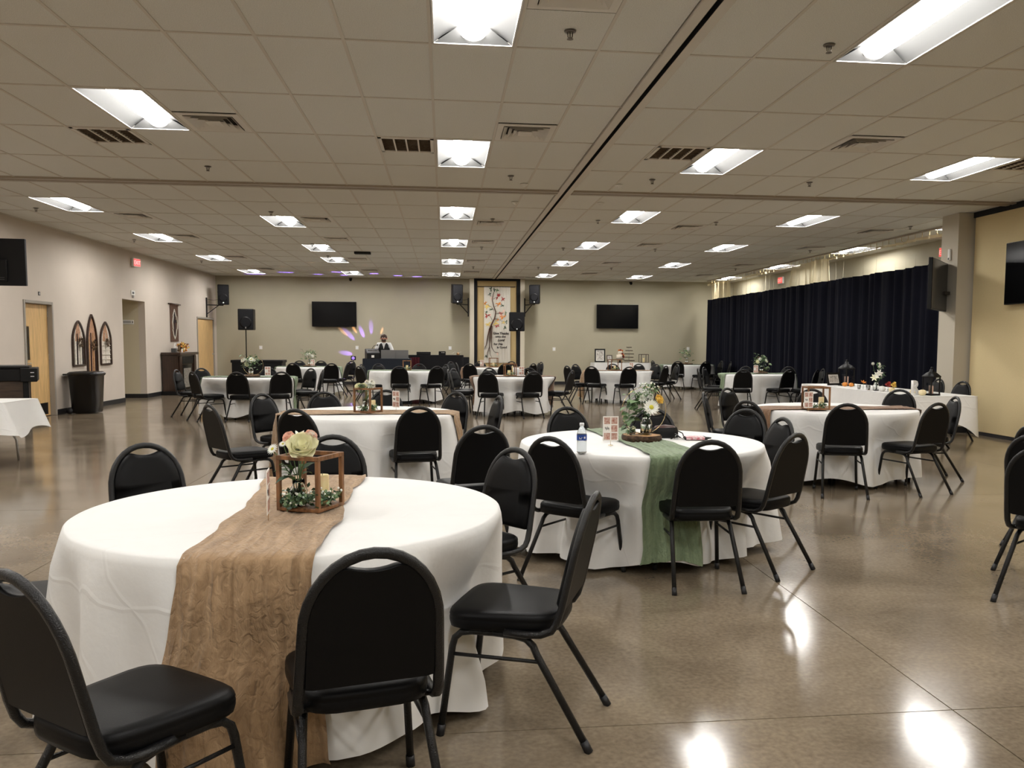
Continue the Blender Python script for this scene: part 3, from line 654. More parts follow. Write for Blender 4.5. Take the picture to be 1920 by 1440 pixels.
G = 'black banquet chairs around the tables'
CH = {
 'the nearest table': [(-0.188, 2.29, -14, 'back to the viewer in front of'), (-1.045, 2.15, 38, 'at the lower left corner of'), (-1.855, 3.41, 80, 'half hidden at the left of'), (-1.616, 4.80, 140, 'facing us behind the left of'), (0.555, 3.09, -70, 'turned sideways at the right front of'), (0.373, 4.46, -128, 'at the right rear of'), (-0.66, 5.15, 178, 'behind the flower box on')],
 'the tan-runner table behind the nearest': [(0.26, 5.68, -16, 'pulled far out at the front right of'), (-0.22, 7.40, -10, 'back to us at the right front of'), (-1.22, 7.15, 25, 'back to us at the left front of'), (0.134, 9.5, -138, 'at the right rear of'), (0.564, 8.83, -103, 'thin side view right of'), (-2.05, 7.73, 52, 'pulled out at the left of'), (-1.92, 9.27, 124, 'facing us at the left rear of'), (-1.325, 9.6, 155, 'facing us behind the left of'), (-0.67, 9.95, -179, 'behind the flower lantern on')],
 'the table with the water bottle': [(1.515, 4.72, 2, 'back to us before'), (0.61, 4.97, 42, 'back to us at the left of'), (2.17, 5.06, -36, 'seen from behind at right front of'), (2.53, 6.15, -100, 'tucked in sideways at the right of'), (2.54, 6.97, -134, 'facing us at the right rear of'), (1.04, 7.28, 164, 'facing us behind the left of'), (1.76, 7.10, -162, 'behind the bouquet on')],
 'the brown-runner table before the head table': [(2.91, 9.42, 112, 'seen edge-on at the far left of'), (3.72, 7.55, 16, 'back to us in front of'), (4.66, 7.62, -18, 'back to us at right front of'), (5.44, 8.57, -80, 'second from the right of'), (5.55, 9.91, -142, 'facing us behind the right of'), (4.48, 10.05, -165, 'behind the lantern on'), (3.49, 10.31, 145, 'facing us at left rear of'), (2.91, 8.0, 56, 'seen from behind at left of')],
 'the right edge of the picture': [(3.20, 4.25, 57, 'nearest of three cut off by'), (3.60, 4.86, 66, 'middle of three cut off by'), (4.04, 5.46, 80, 'farthest of three cut off by')],
 'the green-runner table by the fireplace': [(-3.67, 15.7, 4, 'back to us, left of two before'), (-2.94, 15.95, -22, 'back to us, right of two before'), (-4.50, 15.95, 50, 'seen from behind at left of'), (-5.10, 17.05, 98, 'thin side view at far left of'), (-4.90, 18.0, 135, 'facing us at left rear of'), (-3.62, 18.25, 176, 'facing us behind the card on'), (-2.72, 18.0, -140, 'facing us at right rear of'), (-2.37, 17.2, -104, 'edge-on at the right of')],
 'the table below the left television': [(-3.84, 22.35, 12, 'back to us, left of two before'), (-2.84, 22.1, -22, 'back to us, right of two before'), (-4.12, 25.05, 160, 'facing us, left of two behind'), (-3.52, 25.1, 178, 'facing us, right of two behind'), (-2.52, 23.0, -80, 'edge-on at the right of'), (-2.62, 24.85, -140, 'facing us at right rear of')],
 'the table before the DJ booth': [(-1.02, 19.55, 4, 'back to us, left of two before'), (-0.17, 19.65, -26, 'back to us, right of two before'), (-1.67, 21.9, 148, 'facing us, left of two behind'), (-0.64, 22.0, -172, 'facing us, right of two behind'), (-1.92, 19.6, 50, 'seen from behind at left of'), (-2.04, 21.4, 108, 'edge-on at left rear of'), (0.04, 21.3, -120, 'facing left at the right of')],
 'the table in line with the banner': [(0.79, 16.1, 18, 'back to us, left of two before'), (1.68, 16.15, -14, 'back to us, right of two before'), (0.95, 18.5, 160, 'facing us, left of two behind'), (1.83, 18.6, -160, 'facing us, right of two behind'), (0.06, 17.35, 98, 'edge-on at the left of'), (0.17, 18.05, 122, 'facing right at left rear of'), (2.53, 16.86, -62, 'pulled out at the right of')],
 'the far table below the banner': [(0.63, 22.2, 22, 'back to us, left of two before'), (1.56, 22.15, -6, 'back to us, right of two before'), (1.0, 24.7, 165, 'facing us, left of two behind'), (1.93, 24.8, -155, 'facing us, right of two behind'), (0.16, 24.4, 130, 'facing right at left rear of'), (0.30, 22.9, 84, 'edge-on at the left of'), (2.33, 22.5, -48, 'first of three right of'), (2.55, 23.3, -80, 'second of three right of'), (2.72, 24.1, -110, 'third of three right of')],
 'the table before the cake table': [(3.42, 19.85, 32, 'back to us, left of two before'), (4.27, 19.55, -8, 'back to us, right of two before'), (4.40, 22.2, -172, 'facing us behind'), (2.91, 20.35, 66, 'seen from behind at left of'), (3.34, 21.85, 140, 'facing right at left rear of'), (5.10, 22.2, -148, 'facing us at right rear of'), (5.52, 22.0, -125, 'second at the right rear of'), (5.38, 20.45, -48, 'seen from behind at right of'), (5.98, 21.6, -100, 'edge-on at far right of')],
 'the far right corner table': [(7.10, 25.6, 10, 'back to us in front of'), (6.55, 26.6, 82, 'left of'), (7.95, 25.45, -14, 'back to us at right front of'), (8.72, 26.3, -95, 'first rim against the curtain right of'), (8.75, 25.5, -80, 'second rim against the curtain right of')],
 'the green-runner table by the curtain': [(6.32, 17.6, 10, 'back to us, left of two before'), (7.36, 17.65, -22, 'back to us, right of two before'), (7.30, 20.2, 176, 'facing us, left of two behind'), (8.32, 20.0, -140, 'facing us, right of two behind'), (5.52, 18.3, 100, 'edge-on at the far left of'), (6.00, 19.4, 125, 'behind the left of'), (7.92, 17.5, -50, 'silver-rimmed at right front of'), (8.42, 18.3, -85, 'half hidden at the right of')],
 'the head table': [(7.95, 13.0, -92, 'facing left, behind the black lantern on'), (7.82, 12.15, -100, 'facing left, by the pier behind')],
}

TPOS = {1: (-0.62, 3.62), 2: (1.38, 5.91), 3: (4.20, 8.84), 4: (-0.735, 8.50), 5: (-3.70, 16.9), 6: (-3.64, 23.7), 7: (-0.95, 20.8), 8: (1.37, 17.3), 9: (1.33, 23.5), 10: (4.27, 20.9), 11: (7.75, 26.9), 12: (7.10, 18.9)}
TKEY = dict(zip(CH.keys(), (1, 4, 2, 3, None, 5, 6, 7, 8, 9, 10, 11, 12, None)))
DENT = {k: [] for k in TPOS}
for d, lst in CH.items():
    k = TKEY[d]
    if not k: continue
    for n, (x, y, f, p) in enumerate(lst):
        dx_, dy_ = x-TPOS[k][0], y-TPOS[k][1]; r = math.hypot(dx_, dy_)
        if r < 1.08: x, y = TPOS[k][0]+dx_*1.08/r, TPOS[k][1]+dy_*1.08/r; lst[n] = (x, y, f, p)
        a = math.radians(f); fx, fy = x+0.535*math.sin(a)-TPOS[k][0], y+0.535*math.cos(a)-TPOS[k][1]   # front edge of the seat
        if 'half hidden at the left' not in p: DENT[k].append((math.atan2(fy, fx), math.hypot(fx, fy)))
# ================================================================== ROUND TABLES, CLOTHS, RUNNERS
R0 = 0.845; HT = 0.752
class Cloth:
    def __init__(s, seed, hem=0.07, amp=1.0, dents=()):
        rn = random.Random(seed); s.hem = hem; s.amp = amp; s.dents = dents
        s.h = [(rn.choice((7, 9, 10, 11, 13)), rn.uniform(0, 2*pi), rn.uniform(0.5, 1.0)), (rn.choice((4, 5, 6)), rn.uniform(0, 2*pi), rn.uniform(0.3, 0.7)), (rn.choice((17, 19, 23)), rn.uniform(0, 2*pi), rn.uniform(0.25, 0.5)), (3, rn.uniform(0, 2*pi), 0.3)]
        s.hz = [(5, rn.uniform(0, 2*pi)), (8, rn.uniform(0, 2*pi))]
    def rad(s, th, t):
        f = sum(w_*math.cos(n*th+p+0.5*math.sin(2*th+p)) for n, p, w_ in s.h)
        f = math.copysign(abs(f)**0.8, f)
        r = R0 + 0.010 + 0.012*min(1, t*8) + 0.035*t + s.amp*(0.005 + 0.055*t**0.9)*f*min(1, t*6)
        for a, d in s.dents:          # the cloth is pushed in by the seats of tucked chairs
            if d < R0+0.10:
                w_ = abs((th-a+pi) % (2*pi) - pi)*R0; q = 1.0 if w_ < 0.24 else max(0.0, 1-(w_-0.24)/0.16)
                e = max(0.0, (t-0.02)/0.38); q = q*q*(3-2*q)*(min(1.0, e) if e < 1 else 1-0.35*min(1.0, (e-1)/1.2)); r = r + (max(min(r, d-0.02), r-0.17)-r)*q
        return r
    def hemz(s, th): return s.hem + 0.026*math.cos(s.hz[0][0]*th+s.hz[0][1]) + 0.016*math.cos(s.hz[1][0]*th+s.hz[1][1])
    def skirt(s, th, t):
        r = s.rad(th, t); z0 = HT-0.012
        return r, z0 + (s.hemz(th)-z0)*t
def table(idx, cx, cy, tlabel, clabel, seed, hem, nu=128):
    t = thing('round_table', tlabel, 'table', (cx, cy, 0), random.Random(seed).uniform(0, 3), 'round folding tables')
    MB().lathe([(R0-0.02, HT-0.035), (R0-0.004, HT-0.03), (R0-0.004, HT-0.008), (R0-0.02, HT-0.003)], n=48).build('tabletop', 'walnut', t)
    for sx in (-1, 1):
        for sy in (-1, 1):
            MB().tube([(sx*0.42, sy*0.30, HT-0.04), (sx*0.46, sy*0.33, 0.4), (sx*0.46, sy*0.33, 0.0)], 0.016, 8).build('leg', 'plastic_black', t)
        MB().tube([(sx*0.46, -0.33, 0.25), (sx*0.46, 0.33, 0.25)], 0.011, 6).build('crossbar', 'plastic_black', t)
    c = Cloth(seed, hem, 1.0, DENT[idx]); m = MB(); V = []; prof = [0.0, 0.35, 0.7, 0.9, 0.965]
    nt = 14
    def fn(u, v):
        th = 2*pi*u; j = round(v*(len(prof)+2+nt))
        if j < len(prof): return ((R0)*max(prof[j], 0.001)*math.cos(th), R0*max(prof[j], 0.001)*math.sin(th), HT+0.003)
        if j == len(prof): r, z = R0-0.004, HT+0.0025
        elif j == len(prof)+1: r, z = R0+0.005, HT-0.003
        else:
            tt = (j-len(prof)-2+0.4)/(nt+0.4); r, z = c.skirt(th, tt)
        return (r*math.cos(th), r*math.sin(th), z)
    m.grid(fn, nu, len(prof)+2+nt, True, True)
    o = m.build('tablecloth', 'tablecloth', None, (cx, cy, 0)); tag(o, clabel, 'tablecloth', 'white round tablecloths')
    return c
def runner(c, cx, cy, ang, width, m_, label, drop=(0.9, 0.9), seed=1, off=0.0, wavy=1.0, flare=0.0):
    """gauze strip laid across the table top along bearing ang, hanging down both sides by the given share of the drop"""
    rn = random.Random(seed); a = math.radians(ang); d = Vector((math.sin(a), math.cos(a))); q = Vector((math.cos(a), -math.sin(a)))
    ph = [rn.uniform(0, 6.28) for _ in range(8)]
    nl, nw = 72, 26; zt = HT+0.009; m = MB(); uv = []
    Ld = HT-0.05; half = math.sqrt(R0**2 - off**2); tot = drop[0]*Ld + 2*half + drop[1]*Ld
    def fn(u, v):
        s_ = u*tot
        e0 = s_ - drop[0]*Ld; wv = width*(1 + 0.06*math.sin(7*u+ph[0]) + 0.04*math.sin(17*u+ph[1]))
        wv *= (1+flare*max(0.0, -e0/Ld)+flare*max(0.0, (e0-2*half)/Ld))
        x = off + (v-0.5)*wv + 0.014*wavy*math.sin(9*u+ph[2]) + 0.006*math.sin(40*u+ph[3]+v*3) + (abs(2*v-1)**4)*math.copysign(1, v-0.5)*0.006*math.sin(63*u+ph[4])*math.sin(23*u+ph[5])
        wr = 0.0055*wavy*(math.sin(v*34+ph[4]+2.5*math.sin(6*u+ph[5])) + 0.8*math.sin(v*57+ph[6]+3*math.sin(4*u+ph[7])))
        hx = math.sqrt(max(0.02, (R0+0.004)**2 - x*x)); y = None
        uv.append(((v-0.5)*wv, s_))
        lo, hi = -hx+0.014, hx-0.014; pos = e0 - half
        if lo <= pos <= hi: return (d.x*pos+q.x*x, d.y*pos+q.y*x, zt+abs(wr)*1.2)
        sg = -1 if pos < 0 else 1; dn = min(1.0, max(0.0, (abs(pos)-hx)/(HT-0.012-c.hem+0.02)))
        bx, by = d.x*sg*hx+q.x*x, d.y*sg*hx+q.y*x; th = math.atan2(by, bx)
        r, z = c.skirt(th, max(0.0, dn)); r = r + 0.018 + wr*1.4
        if dn < 0.05: z = zt - 0.003 - dn*0.8; r = R0+0.034
        return (r*math.cos(th), r*math.sin(th), z)
    m.grid(fn, nl, nw, True); m.uv = uv
    o = m.build('table_runner', m_, None, (cx, cy, 0)); return tag(o, label, 'table runner', 'gauze table runners')
TB = {}
def tb(k, x, y, desc, seed, hem, nu=96):
    TB[k] = (x, y, table(k, x, y, 'round folding table under the cloth, ' + desc, 'white cloth draped to the floor, ' + desc, seed, hem, nu))
tb(1, -0.62, 3.62, 'nearest table with tan runner and wooden flower box', 11, 0.065, 160)
tb(2, 1.38, 5.91, 'table with green runner and water bottle', 22, 0.06, 144)
tb(3, 4.20, 8.84, 'brown-runner table in front of head table', 33, 0.07, 112)
tb(4, -0.735, 8.50, 'tan-runner table behind the nearest one', 44, 0.07, 112)
tb(5, -3.70, 16.9, 'green-runner table by the fireplace', 55, 0.08)
tb(6, -3.64, 23.7, 'far green-runner table below left television', 66, 0.08, 64)
tb(7, -0.95, 20.8, 'table in front of the DJ booth', 77, 0.08, 72)
tb(8, 1.37, 17.3, 'brown-runner table in line with the banner', 88, 0.08)
tb(9, 1.33, 23.5, 'far table below the tree banner', 99, 0.08, 64)
tb(10, 4.27, 20.9, 'olive-runner table in front of cake table', 110, 0.08, 72)
tb(11, 7.75, 26.9, 'table in the far right corner', 121, 0.08, 64)
tb(12, 7.10, 18.9, 'green-runner table beside the navy curtain', 132, 0.08, 72)
def rn_(k, ang, width, m_, label, **kw): x, y, c = TB[k]; return runner(c, x, y, ang, width, m_, label, seed=k*7, **kw)
rn_(1, 0, 0.44, 'gauze_tan', 'crinkled tan gauze runner hanging over the front of nearest table', off=-0.01, drop=(0.98, 0.8), flare=0.1)
rn_(2, -5, 0.36, 'gauze_green', 'crinkled sage green gauze runner on the table with water bottle', off=-0.02, drop=(0.98, 0.8), flare=0.25)
rn_(3, 92, 0.42, 'gauze_brown', 'brown gauze runner across the table before the head table', drop=(0.5, 0.6), off=0.10)
rn_(4, 91, 0.44, 'gauze_tan', 'tan gauze runner across the second table behind the nearest', drop=(0.9, 0.6), off=0.08)
rn_(5, 90, 0.50, 'gauze_green', 'green gauze runner on the table by the fireplace', drop=(0.5, 0.97), off=-0.05)
rn_(6, 90, 0.50, 'gauze_green', 'green gauze runner on the table below left television', drop=(0.5, 0.9))
rn_(7, 90, 0.46, 'gauze_green', 'grey green gauze runner on the table before the DJ booth', drop=(0.4, 0.4))
rn_(8, 90, 0.50, 'gauze_brown', 'brown gauze runner on the table in line with the banner', drop=(0.8, 0.85))
rn_(9, 90, 0.46, 'gauze_brown', 'brown gauze runner on the far table below the banner', drop=(0.5, 0.5))
rn_(10, 90, 0.50, 'gauze_tan', 'olive tan gauze runner on the table before the cake table', drop=(0.95, 0.4))
rn_(11, 90, 0.46, 'gauze_green', 'dark gauze runner on the far right corner table', drop=(0.4, 0.4))
rn_(12, 90, 0.50, 'gauze_green', 'green gauze runner hanging down at left by the curtain', drop=(0.7, 0.5))

for d, lst in CH.items():
    for x, y, f, p in lst: chair('black chair, %s %s' % (p, d), x, y, f, G)

# ================================================================== TABLE DECORATION
ZT = HT + 0.018       # top of the runners
def petal(length, width, curl, rise, n=4):
    def fn(u, v):
        r = length*u; w_ = width*math.sin(min(1, 0.12+u*0.95)*pi)**0.6*(v-0.5) if u < 0.98 else width*0.12*(v-0.5)
        z = rise*u + curl*u*u + 0.25*width*(2*v-1)**2*0.5
        return (r, w_, z)
    return fn
def flower_mesh(kind, m):
    mb = MB()
    def put(fn, a, z0, nu=4, nv=2):
        c_, s_ = math.cos(a), math.sin(a); mb.grid(lambda u, v: (lambda q: (q[0]*c_-q[1]*s_, q[0]*s_+q[1]*c_, q[2]+z0))(fn(u, v)), nu, nv)
    if kind == 'rose':
        for ring, (rk, h0, h1, nw) in enumerate(((1.0, 0.0, 0.42, 5), (0.86, 0.02, 0.62, 5), (0.68, 0.05, 0.78, 4), (0.48, 0.1, 0.88, 4), (0.28, 0.2, 0.92, 3))):
            mb.grid(lambda u, v: (lambda r: (r*math.cos(2*pi*u), r*math.sin(2*pi*u), h0+(h1-h0)*v**1.2*(1-0.16*(0.5+0.5*math.sin(2*pi*u*nw+ring*1.7))*v)))(rk*(0.30+0.70*math.sin(v*pi/2)**0.8)*(1+0.10*v*math.sin(2*pi*u*nw+ring*2.1))), 20, 4, True, True)
    elif kind == 'daisy':
        for ring in range(2):
            for k in range(14): put(petal(1.0-0.12*ring, 0.28, -0.12, 0.16+0.1*ring), 2*pi*(k+0.5*ring)/14, 0.03*ring, 3, 2)
    elif kind == 'lily':
        for k in range(6): put(petal(1.0, 0.42, -0.35, 0.75), 2*pi*k/6, 0, 4, 2)
    elif kind == 'mum':
        for ring in range(4):
            for k in range(10): put(petal(1.0-0.2*ring, 0.34, -0.1, 0.1+0.35*ring), 2*pi*(k+0.5*ring)/10, 0.05*ring, 2, 2)
    return mb.mesh('flower', m)
FL = {}
def flower(parent, kind, m, p, size, direction=(0, -0.6, 0.8)):
    if (kind, m) not in FL: FL[(kind, m)] = flower_mesh(kind, m)
    o = link('flower', FL[(kind, m)], parent, p); d = Vector(direction).normalized()
    o.rotation_euler = d.to_track_quat('Z', 'Y').to_euler(); o.scale = (size,)*3
    if kind == 'daisy':
        e = MB().ball((0, 0, 0.12), 0.27, 10, 6, 0.4).build('flower_eye', 'flower_eye', o)
    return o
def leaf_mesh(m, fat):
    def fn(u, v):
        w_ = fat*math.sin(pi*min(0.999, u**0.85))**0.8; return (u, w_*(v-0.5), 0.10*math.sin(pi*u) - 0.25*u*u + 0.3*fat*(v-0.5)**2)
    return MB().grid(fn, 5, 2).mesh('leaf', m)
LF = {k: leaf_mesh(m, f) for k, m, f in (('round', 'leaf', 0.85), ('pale', 'leaf_pale', 0.8), ('long', 'leaf', 0.36), ('dark', 'leaf_dark', 0.5))}
def leaf(parent, kind, p, size, d, roll=0.0):
    o = link('leaf', LF[kind], parent, p); q = Vector(d).normalized().to_track_quat('X', 'Z')
    o.rotation_euler = (q @ Matrix.Rotation(roll, 3, 'X').to_quaternion()).to_euler(); o.scale = (size,)*3; return o
def greenery(parent, pts, seed, size=0.018, mats=('leaf_dark', 'leaf_pale'), berries=0, name='greenery'):
    rn = random.Random(seed); 
    for mi, m_ in enumerate(mats):
        mb = MB()
        for (x, y, z, sp, n) in pts:
            for _ in range(n):
                p = Vector((x+rn.gauss(0, sp), y+rn.gauss(0, sp), max(0.004, z+rn.gauss(0, sp*0.6)))); d = Vector((rn.gauss(0, 1), rn.gauss(0, 1), rn.gauss(0.3, 0.7))).normalized()
                s_ = size*rn.uniform(0.7, 1.3); r = d.cross(Vector((rn.gauss(0,1), rn.gauss(0,1), 1))).normalized()
                mb.add([p, p+d*s_*0.5+r*s_*0.32, p+d*s_, p+d*s_*0.5-r*s_*0.32], [(0, 1, 2, 3)])
        tag(mb.build(name, m_, parent), kind='stuff')
    if berries:
        mb = MB()
        for (x, y, z, sp, n) in pts:
            for _ in range(berries): mb.ball((x+rn.gauss(0, sp), y+rn.gauss(0, sp), max(0.01, z+rn.gauss(0.02, sp*0.5))), 0.005*rn.uniform(0.7, 1.3), 6, 4)
        tag(mb.build('berries', 'petal_white', parent), kind='stuff')
def lantern_frame(label, x, y, rz, w_, h, m='stain_wood', z=ZT, group='open wooden lantern frames'):
    o = thing('wooden_lantern_frame', label, 'lantern', (x, y, z), math.radians(rz), group); t = 0.017; a = w_/2
    for sx in (-1, 1):
        for sy in (-1, 1): MB().cbox(sx*(a-t/2)-t/2, sx*(a-t/2)+t/2, sy*(a-t/2)-t/2, sy*(a-t/2)+t/2, 0.012, h-t, 0.0015).build('post', m, o)
        MB().cbox(-a, a, sx*(a-t/2)-t/2, sx*(a-t/2)+t/2, h-t, h, 0.0015).build('top_rail', m, o)
        MB().cbox(sx*(a-t/2)-t/2, sx*(a-t/2)+t/2, -a+t, a-t, h-t, h, 0.0015).build('top_rail', m, o)
    MB().cbox(-a, a, -a, a, 0.0, 0.014, 0.002).build('base', m, o); return o
def candle(label, x, y, z, r, h, m='candle', group='pillar candles'):
    o = thing('pillar_candle', label, 'candle', (x, y, z), 0, group)
    MB().lathe([(r*0.96, 0), (r, 0.004), (r, h-0.006), (r*0.93, h), (r*0.6, h-0.004), (0.004, h-0.006)], n=20).build('wax', m, o)
    MB().tube([(0, 0, h-0.008), (0.002, 0, h+0.008)], 0.0012, 5).build('wick', 'plastic_black', o); return o
def photo_card(label, x, y, rz, w_=0.105, h=0.165, z0=0.03, z=ZT-0.006):
    o = thing('photo_card', label, 'photo card', (x, y, z), math.radians(rz), 'photo strip cards on the tables')
    c = MB().box(-w_/2, w_/2, -0.001, 0.001, z0, z0+h).build('card', 'paper', o); g = 0.008; pw = (w_-3*g)/2; ph = (h-4*g)/3
    for r in range(3):
        for k in range(2):
            x0 = -w_/2+g+k*(pw+g); q0 = z0+g+r*(ph+g)
            if r == 1 and k == 0:
                MB().tube([(x0+pw*(0.15+0.7*i/24), -0.0016, q0+ph*(0.5+0.22*math.sin(i*1.35)+0.1*math.sin(i*0.5))) for i in range(25)], 0.0008, 4).build('script', 'ink', c); continue
            MB().box(x0, x0+pw, -0.0018, -0.001, q0, q0+ph).build('photograph', 'photo', c)
    MB().tube([(0, 0.001, 0.0), (0, 0.001, z0+h*0.4)], 0.0014, 5).build('stick', 'gold_wire', o); MB().lathe([(0.018, 0), (0.018, 0.002)], n=14).build('foot', 'gold_wire', o); return o
def log_slice(label, x, y, r, h, seed, z=ZT-0.006):
    rn = random.Random(seed); ph = [rn.uniform(0, 6) for _ in range(4)]
    o = thing('log_slice', label, 'wood slice', (x, y, z), 0, 'log slice bases')
    rr = lambda th: r*(1+0.05*math.sin(2*th+ph[0])+0.03*math.sin(5*th+ph[1])+0.015*math.sin(19*th+ph[2]))
    m = MB(); m.grid(lambda u, v: ((rr(2*pi*u)*(1-0.05*abs(2*v-1)**3))*math.cos(2*pi*u), (rr(2*pi*u)*(1-0.05*abs(2*v-1)**3))*math.sin(2*pi*u), h*v), 56, 4, True, True); m.build('bark', 'bark', o)
    MB().add([(rr(2*pi*k/56)*0.94*math.cos(2*pi*k/56), rr(2*pi*k/56)*0.94*math.sin(2*pi*k/56), h-0.001) for k in range(56)], [tuple(range(56))]).build('cut_face', 'log_top', o); return o
def jar(parent, x=0, y=0, z=0, r=0.038, h=0.11, m='glass'):
    MB().lathe([(r*0.9, 0.002), (r, 0.01), (r, h*0.62), (r*0.72, h*0.80), (r*0.74, h), (r*0.68, h), (r*0.66, h*0.80), (r*0.94, h*0.6), (r*0.94, 0.012), (0.002, 0.008)], (x, y, z), 20, cap=False).build('vase', m, parent)
def stems(parent, base, tips, m='leaf', r=0.002):
    mb = MB()
    for t in tips:
        b = Vector(base) + Vector((random.Random(str(t)).uniform(-.018, .018), random.Random(str(t)+'y').uniform(-.018, .018), 0.012)); t = Vector(t); mid = Vector(base)*0.5+t*0.5; mid.x = base[0]+(t.x-base[0])*0.25; mid.y = base[1]+(t.y-base[1])*0.25
        mb.tube([b, mid, t], r, 5)
    mb.build('stems', m, parent)
def hoop(parent, r, cz, y=0.0, x=0.0): MB().tube([(x+r*math.cos(2*pi*k/48), y+0.03*math.cos(2*pi*k/48), cz+r*math.sin(2*pi*k/48)) for k in range(48)], 0.0022, 6, closed=True).build('hoop', 'gold_wire', parent)

# ---- nearest table: box lantern with flowers, candle, card
lx, ly, la = -0.545, 3.545, -24
lantern_frame('brown wooden box frame with flowers inside on the nearest table', lx, ly, la, 0.195, 0.222)
b = thing('flower_vase', 'glass jar of cream and pink flowers standing in the nearest wooden box', 'bouquet', (lx-0.045, ly-0.02, ZT+0.014), 0, 'flower arrangements')
jar(b, r=0.034, h=0.105)
fl_ = [('rose', 'petal_cream', (0.022, -0.03, 0.235), 0.062, (0.1, -0.75, 0.65)), ('mum', 'petal_white', (0.045, 0.0, 0.262), 0.036, (0.3, -0.5, 0.8)), ('lily', 'petal_white', (0.005, 0.0, 0.275), 0.034, (0.0, -0.5, 0.9)), ('rose', 'petal_pink', (-0.032, -0.005, 0.275), 0.026, (-0.3, -0.7, 0.7)), ('rose', 'petal_pink', (0.048, 0.0, 0.278), 0.028, (0.5, -0.6, 0.7)), ('daisy', 'petal_white', (-0.095, -0.02, 0.232), 0.026, (-0.5, -0.7, 0.6)), ('daisy', 'petal_white', (-0.055, -0.02, 0.252), 0.018, (-0.2, -0.6, 0.8))]
stems(b, (0, 0, 0.0), [f_[2] for f_ in fl_])
for k_, m_, p_, s_, d_ in fl_: flower(b, k_, m_, p_, s_, d_)
rn = random.Random(5)
for k in range(16):
    a = rn.uniform(0, 2*pi); leaf(b, rn.choice(('dark', 'long', 'round')), (0.03*math.cos(a), 0.03*math.sin(a), rn.uniform(0.10, 0.23)), rn.uniform(0.04, 0.075), (math.cos(a), math.sin(a), rn.uniform(0.0, 0.9)))
candle('tall cream pillar candle in the nearest wooden box', lx+0.04, ly+0.04, ZT+0.014, 0.028, 0.115)
g_ = thing('leaf_garland', 'eucalyptus garland with white berries inside the nearest wooden box', 'garland', (lx, ly, ZT+0.014), math.radians(la), 'leaf garlands')
greenery(g_, [(-0.05, -0.06, 0.03, 0.022, 60), (0.0, -0.07, 0.03, 0.02, 50), (0.06, -0.05, 0.035, 0.022, 60), (0.075, 0.02, 0.03, 0.02, 45), (-0.07, 0.0, 0.03, 0.02, 40), (-0.03, -0.10, 0.0, 0.012, 16)], 3, 0.022, berries=10)
photo_card('photo strip card on a stick, seen almost edge-on, on nearest table', -0.665, 3.30, 96, z0=0.035)

# ---- table with the water bottle
sx, sy = 1.37, 5.86
log_slice('thick bark-edged log slice under the daisy bouquet', sx, sy, 0.135, 0.042, 9)
zb = ZT-0.006+0.042
b = thing('flower_vase', 'glass bottle vase with a large white daisy and yellow rose on log slice', 'bouquet', (sx+0.035, sy, zb), 0, 'flower arrangements')
jar(b, r=0.042, h=0.135)
fl_ = [('daisy', 'petal_white', (0.02, -0.055, 0.195), 0.062, (0.05, -0.93, 0.3)), ('rose', 'petal_yellow', (0.075, -0.03, 0.245), 0.036, (0.5, -0.75, 0.5)), ('mum', 'petal_white', (-0.035, -0.02, 0.25), 0.032, (-0.2, -0.6, 0.8)), ('mum', 'petal_white', (0.03, 0.0, 0.262), 0.022, (0.2, -0.5, 0.8))]
tips = [(-0.02, 0, 0.34), (0.03, 0.01, 0.35), (0.055, 0.0, 0.32), (-0.06, 0, 0.30), (0.0, 0, 0.30)]
stems(b, (0, 0, 0.0), [f_[2] for f_ in fl_] + tips)
for k_, m_, p_, s_, d_ in fl_: flower(b, k_, m_, p_, s_, d_)
greenery(b, [(-0.02, 0, 0.335, 0.014, 10), (0.03, 0.01, 0.34, 0.014, 10), (0.055, 0.0, 0.31, 0.016, 12), (-0.05, 0, 0.28, 0.02, 20), (0.0, 0, 0.29, 0.02, 22)], 8, 0.02, ('leaf', 'leaf_pale'), berries=7, name='filler_leaves')
rn = random.Random(12)
for k in range(48):
    a = rn.uniform(pi*0.55, pi*1.3); z = rn.uniform(0.02, 0.29); r_ = 0.03+0.09*rn.random()
    leaf(b, rn.choice(('round', 'round', 'pale', 'dark')), (r_*math.cos(a)-0.02, 0.6*r_*math.sin(a), z), rn.uniform(0.045, 0.08), (math.cos(a), -0.5+0.6*math.sin(a), rn.uniform(-0.6, 0.5)), rn.uniform(-0.6, 0.6))
for k in range(8):
    a = rn.uniform(0, 2*pi); leaf(b, 'dark', (0.02*math.cos(a), 0.02*math.sin(a), rn.uniform(0.13, 0.22)), rn.uniform(0.05, 0.08), (math.cos(a), math.sin(a), rn.uniform(-0.2, 0.5)))
hp = thing('gold_hoop', 'thin gold wire hoop standing behind the daisy bouquet', 'hoop', (sx+0.0, sy+0.05, zb), 0, 'gold wire hoops'); hoop(hp, 0.165, 0.167, 0, 0.03); MB().cbox(-0.01, 0.07, -0.015, 0.015, 0, 0.008, 0.002).build('foot', 'brass', hp)
lt = thing('fairy_jar', 'small jar with pale blossoms at the left of the log slice', 'jar', (sx-0.075, sy-0.04, zb), 0); jar(lt, r=0.022, h=0.05)
greenery(lt, [(0, 0, 0.045, 0.016, 26)], 21, 0.016, ('leaf_pale', 'petal_cream'))
photo_card('upright photo strip card beside the water bottle and daisies', 1.10, 5.60, -4)
bt = thing('water_bottle', 'clear plastic water bottle with blue starred label', 'bottle', (0.85, 5.26, ZT-0.012))
prof = [(0.026, 0.001), (0.031, 0.006)]
for k in range(7): prof += [(0.031, 0.014+0.009*k), (0.0295, 0.018+0.009*k)]
prof += [(0.0315, 0.08), (0.0315, 0.118), (0.0295, 0.125), (0.026, 0.140), (0.014, 0.163), (0.0125, 0.168), (0.0125, 0.176)]
